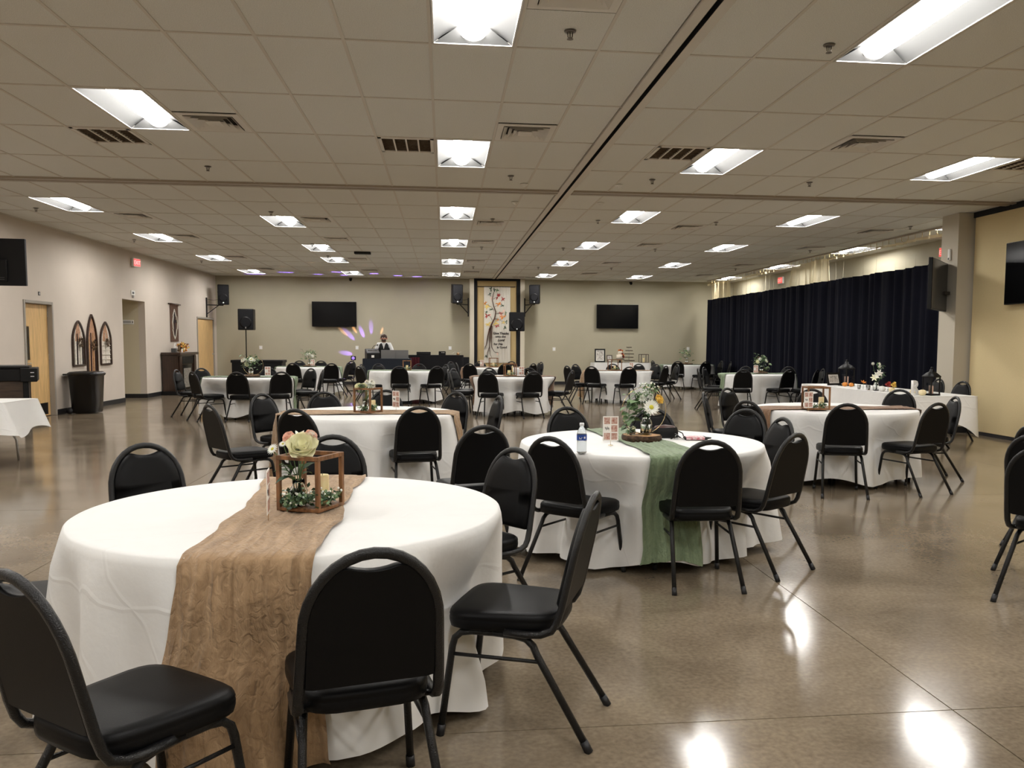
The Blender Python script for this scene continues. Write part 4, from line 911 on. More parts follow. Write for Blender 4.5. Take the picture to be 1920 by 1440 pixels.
MB().lathe(prof, n=24).build('body', 'water', bt); MB().lathe([(0.0135, 0.172), (0.0145, 0.174), (0.0145, 0.188), (0.013, 0.190)], n=20).build('cap', 'cap_white', bt)
lb = MB().lathe([(0.0322, 0.083), (0.0322, 0.117)], n=24, cap=False).build('label_band', 'label_blue', bt)
def star(cx, cz, r): return [(cx+(r if k % 2 == 0 else r*0.42)*math.sin(pi*k/5), cz+(r if k % 2 == 0 else r*0.42)*math.cos(pi*k/5)) for k in range(10)]
def onband(mb, r=0.0326):
    mb.v = [((r+0.0004)*math.sin(x/r), -(r+0.0004)*math.cos(x/r)+(y), z) for x, y, z in mb.v]; return mb
onband(MB().poly(star(0.014, 0.100, 0.0105), 0, -0.0004)).build('star', 'cap_white', lb)
onband(MB().poly([(-0.022, 0.098), (-0.002, 0.098), (-0.002, 0.103), (-0.022, 0.103)], 0, -0.0003).poly([(-0.022, 0.091), (-0.006, 0.091), (-0.006, 0.095), (-0.022, 0.095)], 0, -0.0003)).build('printed_lines', 'paper', lb)
pu = thing('zip_case', 'black zip case with brown top lying behind the log slice', 'case', (1.60, 6.10, ZT-0.012), 0.15)
m = MB(); m.grid(lambda u, v: (0.10*math.copysign(abs(math.cos(2*pi*u))**0.6, math.cos(2*pi*u))*(1-0.25*max(0, v-0.6)), 0.055*math.copysign(abs(math.sin(2*pi*u))**0.6, math.sin(2*pi*u))*(1-0.3*max(0, v-0.6)), 0.075*v), 28, 5, True, True); m.build('body', 'plastic_black', pu)
MB().lathe([(0.95, 0), (0.8, 0.5), (0.02, 0.8)], n=24, cap=False).build('lid', 'brown_leather', pu, (0, 0, 0.070)).scale = (0.09, 0.05, 0.03)
MB().tube([(0.09, -0.02, 0.05), (0.13, -0.03, 0.03), (0.135, -0.035, 0.01)], 0.004, 6).build('strap', 'plastic_black', pu)
gl = thing('key_ring', 'small bunch of dark keys beside the maroon wallet', 'keys', (1.665, 5.99, ZT-0.012)); 
for k in range(4): MB().obox((0.012*k-0.02, 0.008*(k % 2), 0.012+0.006*(k % 3)), (math.cos(k), math.sin(k), 0.4), (-math.sin(k), math.cos(k), 0), (0, 0, 1), 0.028, 0.006, 0.0025).build('key', 'sprinkler' if k % 2 else 'plastic_black', gl)
MB().tube([(0.014*math.cos(2*pi*k/14), 0.0, 0.016+0.014*math.sin(2*pi*k/14)) for k in range(14)], 0.0015, 5, closed=True).build('ring', 'steel', gl)
wa = thing('patterned_wallet', 'maroon and white patterned wallet with black edge on green-runner table', 'wallet', (1.79, 5.94, ZT-0.012), -0.1)
MB().cbox(-0.085, 0.075, -0.05, 0.05, 0.0, 0.022, 0.006).build('body', 'plastic_black', wa); MB().cbox(-0.080, 0.055, -0.051, 0.046, 0.003, 0.0235, 0.003).build('cover', 'maroon_print', wa)
MB().tube([(0.07, -0.03, 0.012), (0.105, 0, 0.012), (0.07, 0.03, 0.012)], 0.006, 6).build('wrist_loop', 'plastic_black', wa)

# ---- other tables
def lantern_set(k, dx, dy, rz, what, flowers=False, card=None, cardrz=0, seed=1, w_=0.20, h=0.23, cnd=((0.0, 0.0, 0.028, 0.10),)):
    x, y, _ = TB[k]; x += dx; y += dy
    lantern_frame('brown wooden lantern frame on ' + what, x, y, rz, w_, h)
    for i, (cx_, cy_, r, hh) in enumerate(cnd): candle('%s candle inside the lantern frame on %s' % (('cream', 'slim white')[i], what), x+cx_, y+cy_, ZT+0.014, r, hh)
    g_ = thing('leaf_garland', 'green sprigs at the foot of the lantern on ' + what, 'garland', (x, y, ZT+0.014), 0, 'leaf garlands')
    greenery(g_, [(0.05, -0.05, 0.03, 0.022, 40), (-0.05, -0.05, 0.02, 0.02, 26)], seed, 0.024, berries=5)
    if flowers:
        b = thing('flower_vase', 'white and cream flowers above the lantern on ' + what, 'bouquet', (x-0.03, y, ZT+0.014), 0, 'flower arrangements'); jar(b, r=0.03, h=0.1)
        rr = random.Random(seed); tips = []
        for i in range(9):
            p = (rr.uniform(-0.09, 0.11), rr.uniform(-0.04, 0.03), rr.uniform(0.225, 0.285)); tips.append(p)
            if i < 2: p = (-0.055+0.045*i, -0.03, 0.228)
            flower(b, ('rose', 'rose', 'mum', 'daisy', 'mum', 'daisy', 'lily', 'mum', 'daisy')[i], 'petal_cream' if i < 2 else 'petal_white', p, 0.038 if i < 2 else 0.03, (p[0]*4, -0.7, 0.6))
        stems(b, (0, 0, 0), tips)
        for i in range(14):
            a = rr.uniform(0, 2*pi); leaf(b, rr.choice(('dark', 'round')), (0.05*math.cos(a), 0.03*math.sin(a), rr.uniform(0.17, 0.25)), 0.06, (math.cos(a), math.sin(a)-0.3, 0.2))
    if card: photo_card('photo strip card beside the lantern on ' + what, TB[k][0]+card[0], TB[k][1]+card[1], cardrz)
lantern_set(3, -0.36, -0.33, -8, 'the brown-runner table', card=(-0.50, -0.47), cardrz=8, seed=31, w_=0.235, h=0.235, cnd=((0.06, 0.0, 0.028, 0.11),))
lantern_set(4, 0.0, -0.13, -32, 'the second tan-runner table', True, (0.25, 0.13), -45, 41, 0.20, 0.235, ((0.04, 0.01, 0.03, 0.10),))
lantern_set(7, 0.05, 0.0, 5, 'the table before the DJ booth', seed=71)
lantern_set(8, -0.06, -0.05, 4, 'the table in line with the banner', card=(0.17, -0.08), cardrz=-12, seed=81, w_=0.24, h=0.25, cnd=((-0.02, 0, 0.032, 0.10), (0.05, 0.02, 0.014, 0.19)))
lantern_set(9, 0.0, 0.0, 4, 'the far table below the banner', card=(-0.32, -0.05), cardrz=4, seed=91, w_=0.24, h=0.25)
lantern_set(10, -0.10, -0.1, 8, 'the table before the cake table', card=(0.32, -0.1), cardrz=4, seed=101, w_=0.28, h=0.27)
gls = thing('drinking_glass', 'clear glass beside the card on the table below banner line', 'glass', (TB[8][0]+0.28, TB[8][1]-0.05, ZT-0.01)); MB().lathe([(0.03, 0.002), (0.036, 0.14), (0.034, 0.14), (0.028, 0.006), (0.001, 0.006)], n=18, cap=False).build('bowl', 'glass', gls); MB().lathe([(0.03, 0.0), (0.03, 0.004)], n=18).build('base', 'glass', gls)
def bouquet_set(k, dx, dy, what, seed, white=7, lv=40, droop=0.0, hp_=True, card=None, cardrz=0, scale=1.0):
    x, y, _ = TB[k]; x += dx; y += dy; rr = random.Random(seed)
    log_slice('bark-edged log slice under the bouquet on ' + what, x, y, 0.16*scale, 0.035, seed)
    z = ZT+0.029
    b = thing('flower_vase', 'leafy bouquet with white flowers on ' + what, 'bouquet', (x, y, z), 0, 'flower arrangements'); jar(b, r=0.045*scale, h=0.15*scale)
    tips = []
    for i in range(white):
        p = (rr.uniform(-0.13, 0.13)*scale, rr.uniform(-0.08, 0.03)*scale, rr.uniform(0.18, 0.30)*scale); tips.append(p)
        flower(b, rr.choice(('mum', 'daisy', 'rose')), 'petal_white' if i else 'petal_cream', p, rr.uniform(0.035, 0.055)*scale, (p[0]*5, -0.7, 0.6))
    stems(b, (0, 0, 0), tips)
    for i in range(lv):
        a = rr.uniform(0, 2*pi); r_ = rr.uniform(0.03, 0.17)*scale; zz = rr.uniform(0.12, 0.40)*scale - droop*max(0, math.cos(a))*r_*1.5
        leaf(b, rr.choice(('round', 'pale', 'dark', 'round')), (r_*math.cos(a), r_*math.sin(a)*0.6, zz), rr.uniform(0.05, 0.085)*scale, (math.cos(a), math.sin(a)-0.4, rr.uniform(-0.4, 0.8)), rr.uniform(-.6, .6))
    greenery(b, [(0.05*scale, 0, 0.3*scale, 0.05*scale, 40), (-0.06*scale, 0, 0.28*scale, 0.05*scale, 40)], seed, 0.03, ('leaf', 'leaf_pale'), berries=8, name='filler_leaves')
    if hp_:
        h_ = thing('gold_hoop', 'thin wire hoop behind the bouquet on ' + what, 'hoop', (x, y+0.06, z), 0, 'gold wire hoops'); hoop(h_, 0.18*scale, 0.182*scale, 0, 0.03); MB().cbox(-0.01, 0.07, -0.015, 0.015, 0, 0.008, 0.002).build('foot', 'brass', h_)
    if card: photo_card('photo strip card beside the bouquet on ' + what, TB[k][0]+card[0], TB[k][1]+card[1], cardrz)
bouquet_set(5, 0.03, -0.05, 'the table by the fireplace', 51, 9, 42, 0.2, True, (0.34, -0.05), 4)
bouquet_set(6, 0.02, 0.0, 'the table below left television', 61, 8, 36, 0.1, False, (0.12, -0.16), 0, 1.1)
bouquet_set(11, -0.02, -0.05, 'the far right corner table', 112, 3, 34, 0.6, False, None, 0, 1.2)
bouquet_set(12, 0.08, -0.06, 'the table by the curtain', 123, 5, 52, 0.9, True, (-0.13, -0.28), -5)

# ================================================================== HEAD TABLE (long table along the curtain)
hx0, hx1, hy0, hy1 = 6.22, 7.18, 10.85, 14.35
ht = thing('long_folding_table', 'long folding table under a white cloth before the navy curtain', 'table', ((hx0+hx1)/2, (hy0+hy1)/2, 0))
MB().cbox(-0.46, 0.46, -1.73, 1.73, 0.70, 0.742, 0.006).build('tabletop', 'walnut', ht)
for sy in (-1.45, -0.25, 0.25, 1.45):
    for sx in (-1, 1): MB().tube([(sx*0.30, sy, 0.70), (-sx*0.30, sy, 0.0)], 0.014, 6).build('leg', 'plastic_black', ht)
m = MB(); rn = random.Random(4); ph = [rn.uniform(0, 6) for _ in range(6)]
def hcloth(u, v):
    # perimeter walk, v down the drop
    pw, pl = (hx1-hx0)/2, (hy1-hy0)/2; s_ = u*4; k = int(s_) % 4; t = s_-int(s_)
    cor = [(-pw, -pl), (pw, -pl), (pw, pl), (-pw, pl)]; a, b = cor[k], cor[(k+1) % 4]
    x, y = a[0]+(b[0]-a[0])*t, a[1]+(b[1]-a[1])*t
    nx, ny = [(0, -1), (1, 0), (0, 1), (-1, 0)][k]
    cw = max(0, 1-min(t, 1-t)*(4 if k % 2 else 2.2))
    if t < 0.001:
        n2 = [(0, -1), (1, 0), (0, 1), (-1, 0)][(k-1) % 4]; nx, ny = (nx+n2[0])*0.7, (ny+n2[1])*0.7
    drop = 0.36 + 0.20*cw**2; q = v**1.0
    f = math.sin(u*61+ph[0])*0.6+math.sin(u*37+ph[1])*0.5+math.sin(u*103+ph[2])*0.25
    off = 0.012+0.05*q+0.022*q*f
    return (x+nx*off, y+ny*off, 0.750-drop*q)
m.grid(hcloth, 160, 8, True, True)
m.add([(-0.48, -1.75, 0.751), (0.48, -1.75, 0.751), (0.48, 1.75, 0.751), (-0.48, 1.75, 0.751)], [(0, 1, 2, 3)])
m.add([(-0.48, -1.75, 0.751), (0.48, -1.75, 0.751), (0.495, -1.765, 0.748), (-0.495, -1.765, 0.748)], [(0, 3, 2, 1)])
tag(m.build('tablecloth', 'tablecloth', None, ((hx0+hx1)/2, (hy0+hy1)/2, 0)), 'white cloth with hanging corners on the long head table', 'tablecloth')
ZH = 0.753
def picture_frame(label, x, y, z, w_, h, rz, lean, m='plastic_black', pm='photo_bw', bw=0.03):
    o = thing('picture_frame', label, 'picture frame', (x, y, z), math.radians(rz)); c_, s_ = math.cos(lean), math.sin(lean)
    def P(a, d, b): return (a, d*c_+b*s_, b*c_-d*s_+0.012)
    f = MB()
    for x0, x1, z0, z1 in ((-w_/2, w_/2, 0, bw), (-w_/2, w_/2, h-bw, h), (-w_/2, -w_/2+bw, bw, h-bw), (w_/2-bw, w_/2, bw, h-bw)):
        q = MB().box(x0, x1, -0.012, 0.012, z0, z1); f.add([P(*t) for t in q.v], q.f)
    f.build('frame', m, o)
    q = MB().box(-w_/2+bw, w_/2-bw, 0.0, 0.004, bw, h-bw); MB().add([P(*t) for t in q.v], q.f).build('mat_board', 'paper', o)
    e = bw+0.02; q = MB().box(-w_/2+e, w_/2-e, -0.002, 0.001, e, h-e); MB().add([P(*t) for t in q.v], q.f).build('picture', pm, o)
    MB().bar((0, 0.012+h*0.6*s_, h*0.6*c_), (0, 0.012+h*0.45, 0.004), 0.02, 0.004).build('easel_back', m, o); return o
picture_frame('black framed photograph leaning at the left end of head table', 6.43, 13.55, ZH, 0.28, 0.21, 18, 0.25)
def metal_lantern(label, x, y, z, s_, rz):
    o = thing('metal_lantern', label, 'lantern', (x, y, z), math.radians(rz), 'black metal lanterns'); a = 0.075*s_; h = 0.25*s_
    MB().cbox(-a-0.01, a+0.01, -a-0.01, a+0.01, 0, 0.022*s_, 0.003).build('base', 'plastic_black', o)
    for sx in (-1, 1):
        for sy in (-1, 1): MB().cbox(sx*a-0.008*s_, sx*a+0.008*s_, sy*a-0.008*s_, sy*a+0.008*s_, 0.02*s_, h, 0.002).build('post', 'plastic_black', o)
    MB().lathe([(a*1.62, h), (a*1.62, h+0.012*s_), (a*0.95, h+0.055*s_), (a*0.42, h+0.075*s_), (a*0.38, h+0.10*s_), (a*0.2, h+0.11*s_)], n=4).build('roof', 'plastic_black', o).rotation_euler = (0, 0, pi/4)
    MB().ball((0, 0, h+0.125*s_), 0.016*s_, 8, 6).build('finial', 'plastic_black', o)
    MB().box(-a, a, -a, a, h-0.006, h+0.001).build('top_plate', 'plastic_black', o)
    for sx in (-1, 1): MB().box(sx*a-0.001, sx*a+0.001, -a, a, 0.024*s_, h-0.006).build('pane', 'glass', o)
    return o
metal_lantern('black metal lantern with candle at left end of head table', 6.66, 13.60, ZH, 1.12, 20)
metal_lantern('black pagoda-roofed lantern at the right end of head table', 6.62, 11.02, ZH, 1.0, 15)
candle('orange tinted candle in the left head-table lantern', 6.66, 13.60, ZH+0.026, 0.035, 0.13, 'petal_pink'); candle('pink candle inside the right head-table lantern', 6.62, 11.02, ZH+0.024, 0.03, 0.11, 'petal_pink')
def pumpkin(label, x, y, z, r, m):
    o = thing('pumpkin', label, 'pumpkin', (x, y, z), 0, 'small decorative pumpkins')
    q = MB(); q.grid(lambda u, v: (lambda rr: (rr*math.cos(2*pi*u), rr*math.sin(2*pi*u), r*0.78*(1-math.cos(pi*v))))(r*(0.05+0.95*math.sin(pi*min(0.98, max(0.02, v)))**0.8)*(1-0.09*abs(math.cos(4*2*pi*u)))), 32, 8, True, True); q.build('rind', m, o)
    MB().tube([(0, 0, r*1.45), (0.1*r, 0, r*1.75), (0.25*r, 0, r*1.95)], 0.09*r, 6).build('stem', 'twig', o)
pumpkin('small orange pumpkin beside the left head-table lantern', 6.52, 13.36, ZH, 0.045, 'pumpkin_orange'); pumpkin('second orange pumpkin next to the picture frame', 6.60, 13.30, ZH, 0.04, 'pumpkin_orange')
pumpkin('cream pumpkin before the right head-table lantern', 6.46, 10.96, ZH, 0.052, 'pumpkin_cream'); pumpkin('white pumpkin near the head-table flower vase', 6.42, 11.97, ZH, 0.05, 'pumpkin_white'); pumpkin('pale pumpkin under the orange flower', 6.46, 11.76, ZH, 0.045, 'pumpkin_cream'); pumpkin('pale green pumpkin left of the white letter', 6.48, 11.22, ZH, 0.05, 'pumpkin_cream')
b = thing('flower_vase', 'tall white lily bouquet in a glass vase on the head table', 'bouquet', (6.42, 12.15, ZH), 0, 'flower arrangements'); jar(b, r=0.045, h=0.13)
rr = random.Random(9); tips = []
for i in range(9):
    p = (rr.uniform(-0.08, 0.07), rr.uniform(-0.05, 0.04), rr.uniform(0.18, 0.42)); 
    if i < 3: p = (-0.06+0.035*i, -0.05, 0.19+0.035*i)
    tips.append(p); flower(b, 'lily' if i < 3 else rr.choice(('mum', 'daisy')), 'petal_cream' if i == 0 else 'petal_white', p, 0.06 if i < 3 else 0.028, (p[0]*6, -0.8, 0.35))
stems(b, (0, 0, 0), tips)
for i in range(30):
    a = rr.uniform(-1.2, 2.2); leaf(b, rr.choice(('long', 'dark', 'round')), (0.04*math.cos(a)+0.02, 0.03*math.sin(a), rr.uniform(0.14, 0.40)), rr.uniform(0.05, 0.09), (math.cos(a), math.sin(a)-0.3, rr.uniform(0, 1)))
for lab, x, y, mt in (('red orange silk flower left of the vase on head table', 6.37, 12.45, 'petal_orange'), ('yellow orange sunflower bloom on the head table', 6.47, 11.74, 'petal_yellow'), ('dark red bloom lying beside the sunflower', 6.44, 11.84, 'petal_red')):
    o = thing('silk_flower', lab, 'flower', (x, y, ZH), 0, 'silk flowers on the head table'); zz = 0.10 if mt == 'petal_orange' else 0.095
    flower(o, 'lily' if mt == 'petal_orange' else 'mum', mt, (0, 0, zz), 0.05, (0.1, -0.5, 0.8)); MB().tube([(0, 0, 0.002), (0.004, 0, 0.05), (0, 0, zz)], 0.003, 5).build('stem', 'leaf', o)
    for s_ in (-1, 1): leaf(o, 'dark', (0, 0, 0.03), 0.05, (s_, -0.4, 0.3))
for i, (x, y) in enumerate(((6.34, 12.52), (6.40, 12.36), (6.37, 12.28))):
    o = thing('votive_glass', 'small clear votive glass, %s from the left beside the vase' % ordinal(i), 'glass', (x, y, ZH), 0, 'votive glasses'); MB().lathe([(0.022, 0.002), (0.028, 0.07), (0.026, 0.07), (0.02, 0.008), (0.001, 0.006)], n=14, cap=False).build('cup', 'glass', o); MB().lathe([(0.019, 0.008), (0.019, 0.03)], n=12).build('tealight', 'pumpkin_white', o)
o = thing('letter_sign', 'white freestanding capital letter on the head table', 'letter', (6.42, 11.08, ZH), math.radians(24)); link('letter', text_mesh('R', 0.27, 'pumpkin_white', 'letter', 0.018), o, (0, 0, 0.018), (pi/2, 0, 0)); MB().cbox(-0.09, 0.10, -0.03, 0.03, 0, 0.02, 0.003).build('base', 'pumpkin_white', o)

# ================================================================== LEFT SIDE
# small cloth-covered table and sign
o = thing('side_table', 'folding table with short white cloth at the left edge', 'table', (-5.35, 10.55, 0)); MB().cbox(-0.9, 0.42, -0.38, 0.38, 0.70, 0.735, 0.005).build('tabletop', 'whitewash', o)
for sx in (-0.7, 0.22):
    for sy in (-0.28, 0.28): MB().tube([(sx, sy, 0.70), (sx+(0.0 if sy < 0 else 0), sy*0.6, 0.42), (sx+0.02, sy*1.15, 0.25), (sx+0.03, sy*1.2, 0.0)], 0.014, 6).build('leg', 'steel', o)
m = MB(); ph = [1.0, 2.2, 0.4]
def scloth(u, v):
    s_ = u*4; k = int(s_) % 4; t = s_-int(s_); cor = [(-0.93, -0.41), (0.45, -0.41), (0.45, 0.41), (-0.93, 0.41)]; a, b = cor[k], cor[(k+1) % 4]
    x, y = a[0]+(b[0]-a[0])*t, a[1]+(b[1]-a[1])*t; nx, ny = [(0, -1), (1, 0), (0, 1), (-1, 0)][k]
    if t < 0.001: n2 = [(0, -1), (1, 0), (0, 1), (-1, 0)][(k-1) % 4]; nx, ny = (nx+n2[0])*0.7, (ny+n2[1])*0.7
    q = v; f = math.sin(u*41+ph[0])*0.6+math.sin(u*67+ph[1])*0.4
    return (x+nx*(0.01+0.16*q*(0.5+0.5*abs(2*t-1)**3)+0.02*q*f), y+ny*(0.01+0.10*q*(0.5+0.5*abs(2*t-1)**3)+0.02*q*f), 0.742-(0.36+0.05*math.sin(u*25))*q)
m.grid(scloth, 96, 7, True, True); m.add([(-0.93, -0.41, 0.743), (0.45, -0.41, 0.743), (0.45, 0.41, 0.743), (-0.93, 0.41, 0.743)], [(0, 1, 2, 3)])
tag(m.build('tablecloth', 'tablecloth', None, (-5.35, 10.55, 0)), 'short white cloth on the side table at the left edge', 'tablecloth')
o = thing('place_sign', 'white upright sign with dark brush marks at the left edge', 'sign', (-5.31, 10.50, 0.745), 0.0); MB().box(-0.30, 0.16, -0.004, 0.004, 0.0, 0.34).build('board', 'paper', o)
MB().tube([(0.02, -0.006, 0.23), (0.08, -0.006, 0.20), (0.05, -0.006, 0.15), (0.09, -0.006, 0.12)], 0.010, 5).tube([(0.03, -0.006, 0.11), (0.08, -0.006, 0.14), (0.06, -0.006, 0.06), (0.01, -0.006, 0.04)], 0.008, 5).build('brush_mark', 'ink', o); MB().box(-0.25, 0.1, 0.0, 0.10, 0.0, 0.006).build('foot', 'paper', o)
o = thing('wood_tray', 'thin tan wooden board on the side table', 'board', (-5.33, 10.30, 0.745)); MB().cbox(-0.4, 0.22, -0.09, 0.09, 0.0, 0.012, 0.003).build('board', 'log_top', o); MB().cbox(-0.38, 0.20, -0.075, 0.075, 0.012, 0.015, 0.001).build('inlay', 'petal_cream', o)
# game table
o = thing('game_table', 'black arcade hockey table with wood grain legs at left', 'game table', (-6.55, 14.55, 0), math.radians(22))
MB().cbox(-0.66, 0.02, -0.30, 0.46, 0.80, 1.00, 0.01).build('cabinet', 'plastic_black', o); MB().cbox(-0.66, -0.03, -0.33, 0.48, 1.00, 1.035, 0.006).build('rim', 'plastic_black', o); MB().box(-0.62, -0.08, -0.25, 0.42, 1.036, 1.040).build('play_field', 'plastic_grey', o)
MB().cbox(-0.16, 0.07, -0.34, 0.44, 0.79, 1.005, 0.008).build('end_box', 'plastic_black', o)
for z in (0.87, 0.93): MB().box(-0.02, 0.03, -0.346, -0.339, z, z+0.012).build('score_slot', 'cap_white', o)
for y in (-0.26, 0.36):
    MB().poly([(-0.60, 0.80), (-0.10, 0.80), (-0.10, 0.30), (-0.60, 0.30)], y, y+0.04).build('side_panel', 'walnut', o)
    for x in (-0.13, -0.60):
        MB().cbox(x, x+0.08, y-0.02, y+0.07, 0.05, 0.80, 0.004).build('leg', 'plastic_black', o); MB().lathe([(0.03, 0.0), (0.042, 0.012), (0.042, 0.04), (0.02, 0.055)], (x+0.04, y+0.02, 0), 12).build('leveler', 'black_rubber', o)
MB().poly([(-0.26, 0.80), (0.38, 0.80), (0.38, 0.30), (-0.26, 0.30)], -0.10, -0.06, 'yz').build('end_panel', 'walnut', o)
# trash bin
o = thing('trash_bin', 'black lidded wheeled trash bin beside the wooden door', 'trash bin', (-7.06, 17.9, 0), 0.0)
def rrect(hx, hy, e=0.35, n=28): return [(math.copysign(abs(math.cos(2*pi*k/n))**e, math.cos(2*pi*k/n))*hx, math.copysign(abs(math.sin(2*pi*k/n))**e, math.sin(2*pi*k/n))*hy) for k in range(n)]
def loft(rings, caps=True):
    m = MB(); n = len(rings[0][0])
    for pts, z in rings: m.v += [(x, y, z) for x, y in pts]
    for r in range(len(rings)-1):
        for k in range(n): m.f.append((r*n+k, r*n+(k+1) % n, (r+1)*n+(k+1) % n, (r+1)*n+k)); m.sm.append(True)
    if caps: m.f += [tuple(range(n-1, -1, -1)), tuple(range((len(rings)-1)*n, len(rings)*n))]; m.sm += [False, False]
    return m
loft([(rrect(0.225, 0.22), 0.015), (rrect(0.235, 0.23), 0.04), (rrect(0.27, 0.27), 0.74), (rrect(0.285, 0.285), 0.75), (rrect(0.285, 0.285), 0.775)]).build('body', 'trash', o)
loft([(rrect(0.295, 0.295), 0.765), (rrect(0.295, 0.295), 0.79), (rrect(0.255, 0.255), 0.825), (rrect(0.12, 0.12), 0.835)]).build('lid', 'trash', o)
MB().cbox(-0.37, -0.27, -0.2, 0.2, 0.755, 0.785, 0.008).build('handle', 'trash', o)
for y in (-0.2, 0.2): MB().tube([(-0.25, y-0.02, 0.06), (-0.25, y+0.02, 0.06)], 0.06, 14).build('wheel', 'black_rubber', o)
# arched wall ornaments
def arch_pts(w_, h, n=9):
    pts = [(-w_/2, 0), (w_/2, 0)]; s_ = h*0.55
    for k in range(n+1): t = k/n; pts.append((w_/2*math.cos(t*pi/2)**0.75 if t < 1 else 0, s_+(h-s_)*t))
    return pts + [(-x, z) for x, z in pts[-2:1:-1]]
def arch(label, y, z, w_, h, style):
    o = thing('arched_window_decor', label, 'wall decor', (XL+0.006, y, z), 0, 'arched window wall ornaments'); pts = arch_pts(w_, h)
    fr = MB(); n = len(pts)
    for k in range(n): a, b = pts[k], pts[(k+1) % n]; fr.bar((0.018, a[0], a[1]), (0.018, b[0], b[1]), 0.034, 0.036)
    fr.build('frame', 'dark_wood', o)
    ins = [(x*0.88, 0.02+zz*0.965) for x, zz in pts]; MB().poly(ins, 0.0, 0.006, 'yz').build('back_panel', 'whitewash' if style != 1 else 'copper_wood', o)
    top = [(x*0.5, h*0.52+(zz-h*0.52)*0.9) for x, zz in pts if zz > h*0.5]; MB().poly(top, 0.006, 0.012, 'yz').build('tracery_panel', 'copper_wood', o)
    if style == 2:
        for k in (1, 2, 3, 4): MB().cbox(0.006, 0.022, -w_*0.44, w_*0.44, h*0.11*k, h*0.11*k+0.014, 0.002).build('glazing_bar', 'tapestry_white', o)
        MB().cbox(0.006, 0.022, -0.008, 0.008, 0.02, h*0.75, 0.002).build('glazing_bar', 'tapestry_white', o)
    else:
        for k in range(4):
            yy = -w_*0.34+w_*0.225*k; MB().cbox(0.006, 0.024, yy-0.012, yy+0.012, 0.02, h*(0.62 if k in (0, 3) else 0.72), 0.002).build('mullion', ('whitewash', 'tapestry_dark')[k % 2] if style == 0 else ('log_top', 'tapestry_dark')[k % 2], o)
    wr = MB(); rq = random.Random(int(y*10))
    for k in range(46):
        a = rq.uniform(0, 2*pi); r_ = 0.075+rq.gauss(0, 0.016); p = Vector((0.045+rq.gauss(0, 0.012), r_*math.cos(a)+0.04, h*0.52+r_*math.sin(a))); d = Vector((rq.gauss(0, .4), rq.gauss(0, 1), rq.gauss(0, 1))).normalized(); wr.bar(p-d*0.035, p+d*0.035, 0.007)
    wr.build('wreath', 'twig', o)
arch('left arched window ornament with pale mullions and wreath', 18.51, 0.93, 0.56, 0.90, 0)
arch('tallest arched window ornament, centre of the three', 19.18, 0.62, 0.50, 1.36, 1)
arch('right arched window ornament with square panes and wreath', 19.92, 0.92, 0.58, 0.92, 2)
# signs over the passage
o = thing('passage_sign', 'small white icon sign above the passage opening', 'sign', (XL+0.004, 21.72, 2.47)); MB().cbox(0, 0.012, -0.12, 0.12, 0.06, 0.17, 0.003).build('plate', 'white_plastic', o); MB().cbox(0.0, 0.02, -0.04, 0.04, 0.0, 0.06, 0.003).build('bracket', 'steel', o); MB().box(0.012, 0.014, -0.06, 0.06, 0.09, 0.14).build('icon', 'plastic_grey', o)
o = thing('direction_sign', 'white two-way direction sign on the passage wall', 'sign', (XL-0.43, AL[1]-0.014, 1.90)); MB().cbox(-0.16, 0.16, 0, 0.012, -0.055, 0.055, 0.003).build('plate', 'white_plastic', o)
MB().poly([(-0.15, 0), (-0.12, 0.03), (-0.12, -0.03)], -0.002, 0.0).build('arrow', 'ink', o); MB().poly([(0.15, 0), (0.12, -0.03), (0.12, 0.03)], -0.002, 0.0).build('arrow', 'ink', o)
for z in (-0.02, 0.01): MB().box(-0.095, 0.095, -0.002, 0, z, z+0.014).build('print_line', 'plastic_grey', o)
o = thing('door_number_plate', 'tiny grey plate above the wooden door', 'plate', (XL+0.003, 16.90, 2.30)); MB().cbox(0, 0.01, -0.035, 0.035, -0.035, 0.035, 0.003).build('plate', 'plastic_grey', o); MB().box(0.01, 0.011, -0.02, 0.02, -0.02, 0.02).build('face', 'steel', o)
# exit signs
def exit_sign(label, x, y, z, rz, flag=False):
    o = thing('exit_sign', label, 'exit sign', (x, y, z), rz, 'red exit signs')      # local: faces -Y
    MB().cbox(-0.15, 0.15, -0.02, 0.04, -0.10, 0.10, 0.006).build('housing', 'white_plastic', o); f = MB().cbox(-0.135, 0.135, -0.026, -0.018, -0.085, 0.085, 0.003).build('face', 'exit_red', o)
    link('lettering', text_mesh('EXIT', 0.13, 'exit_letter', 'lettering', 0.001), f, (0, -0.028, -0.045), (pi/2, 0, 0))
    MB().cbox(-0.03, 0.03, 0.03, 0.09, 0.02, 0.10, 0.004).build('bracket', 'white_plastic', o)
exit_sign('red exit sign high on the left wall', XL+0.085, 21.78, 3.31, math.radians(78)); exit_sign('far red exit sign above the curtain', XR-0.085, 24.75, 3.33, math.radians(-85)); exit_sign('near red exit sign above the curtain by the pier', XR-0.085, 16.3, 3.30, math.radians(-85))
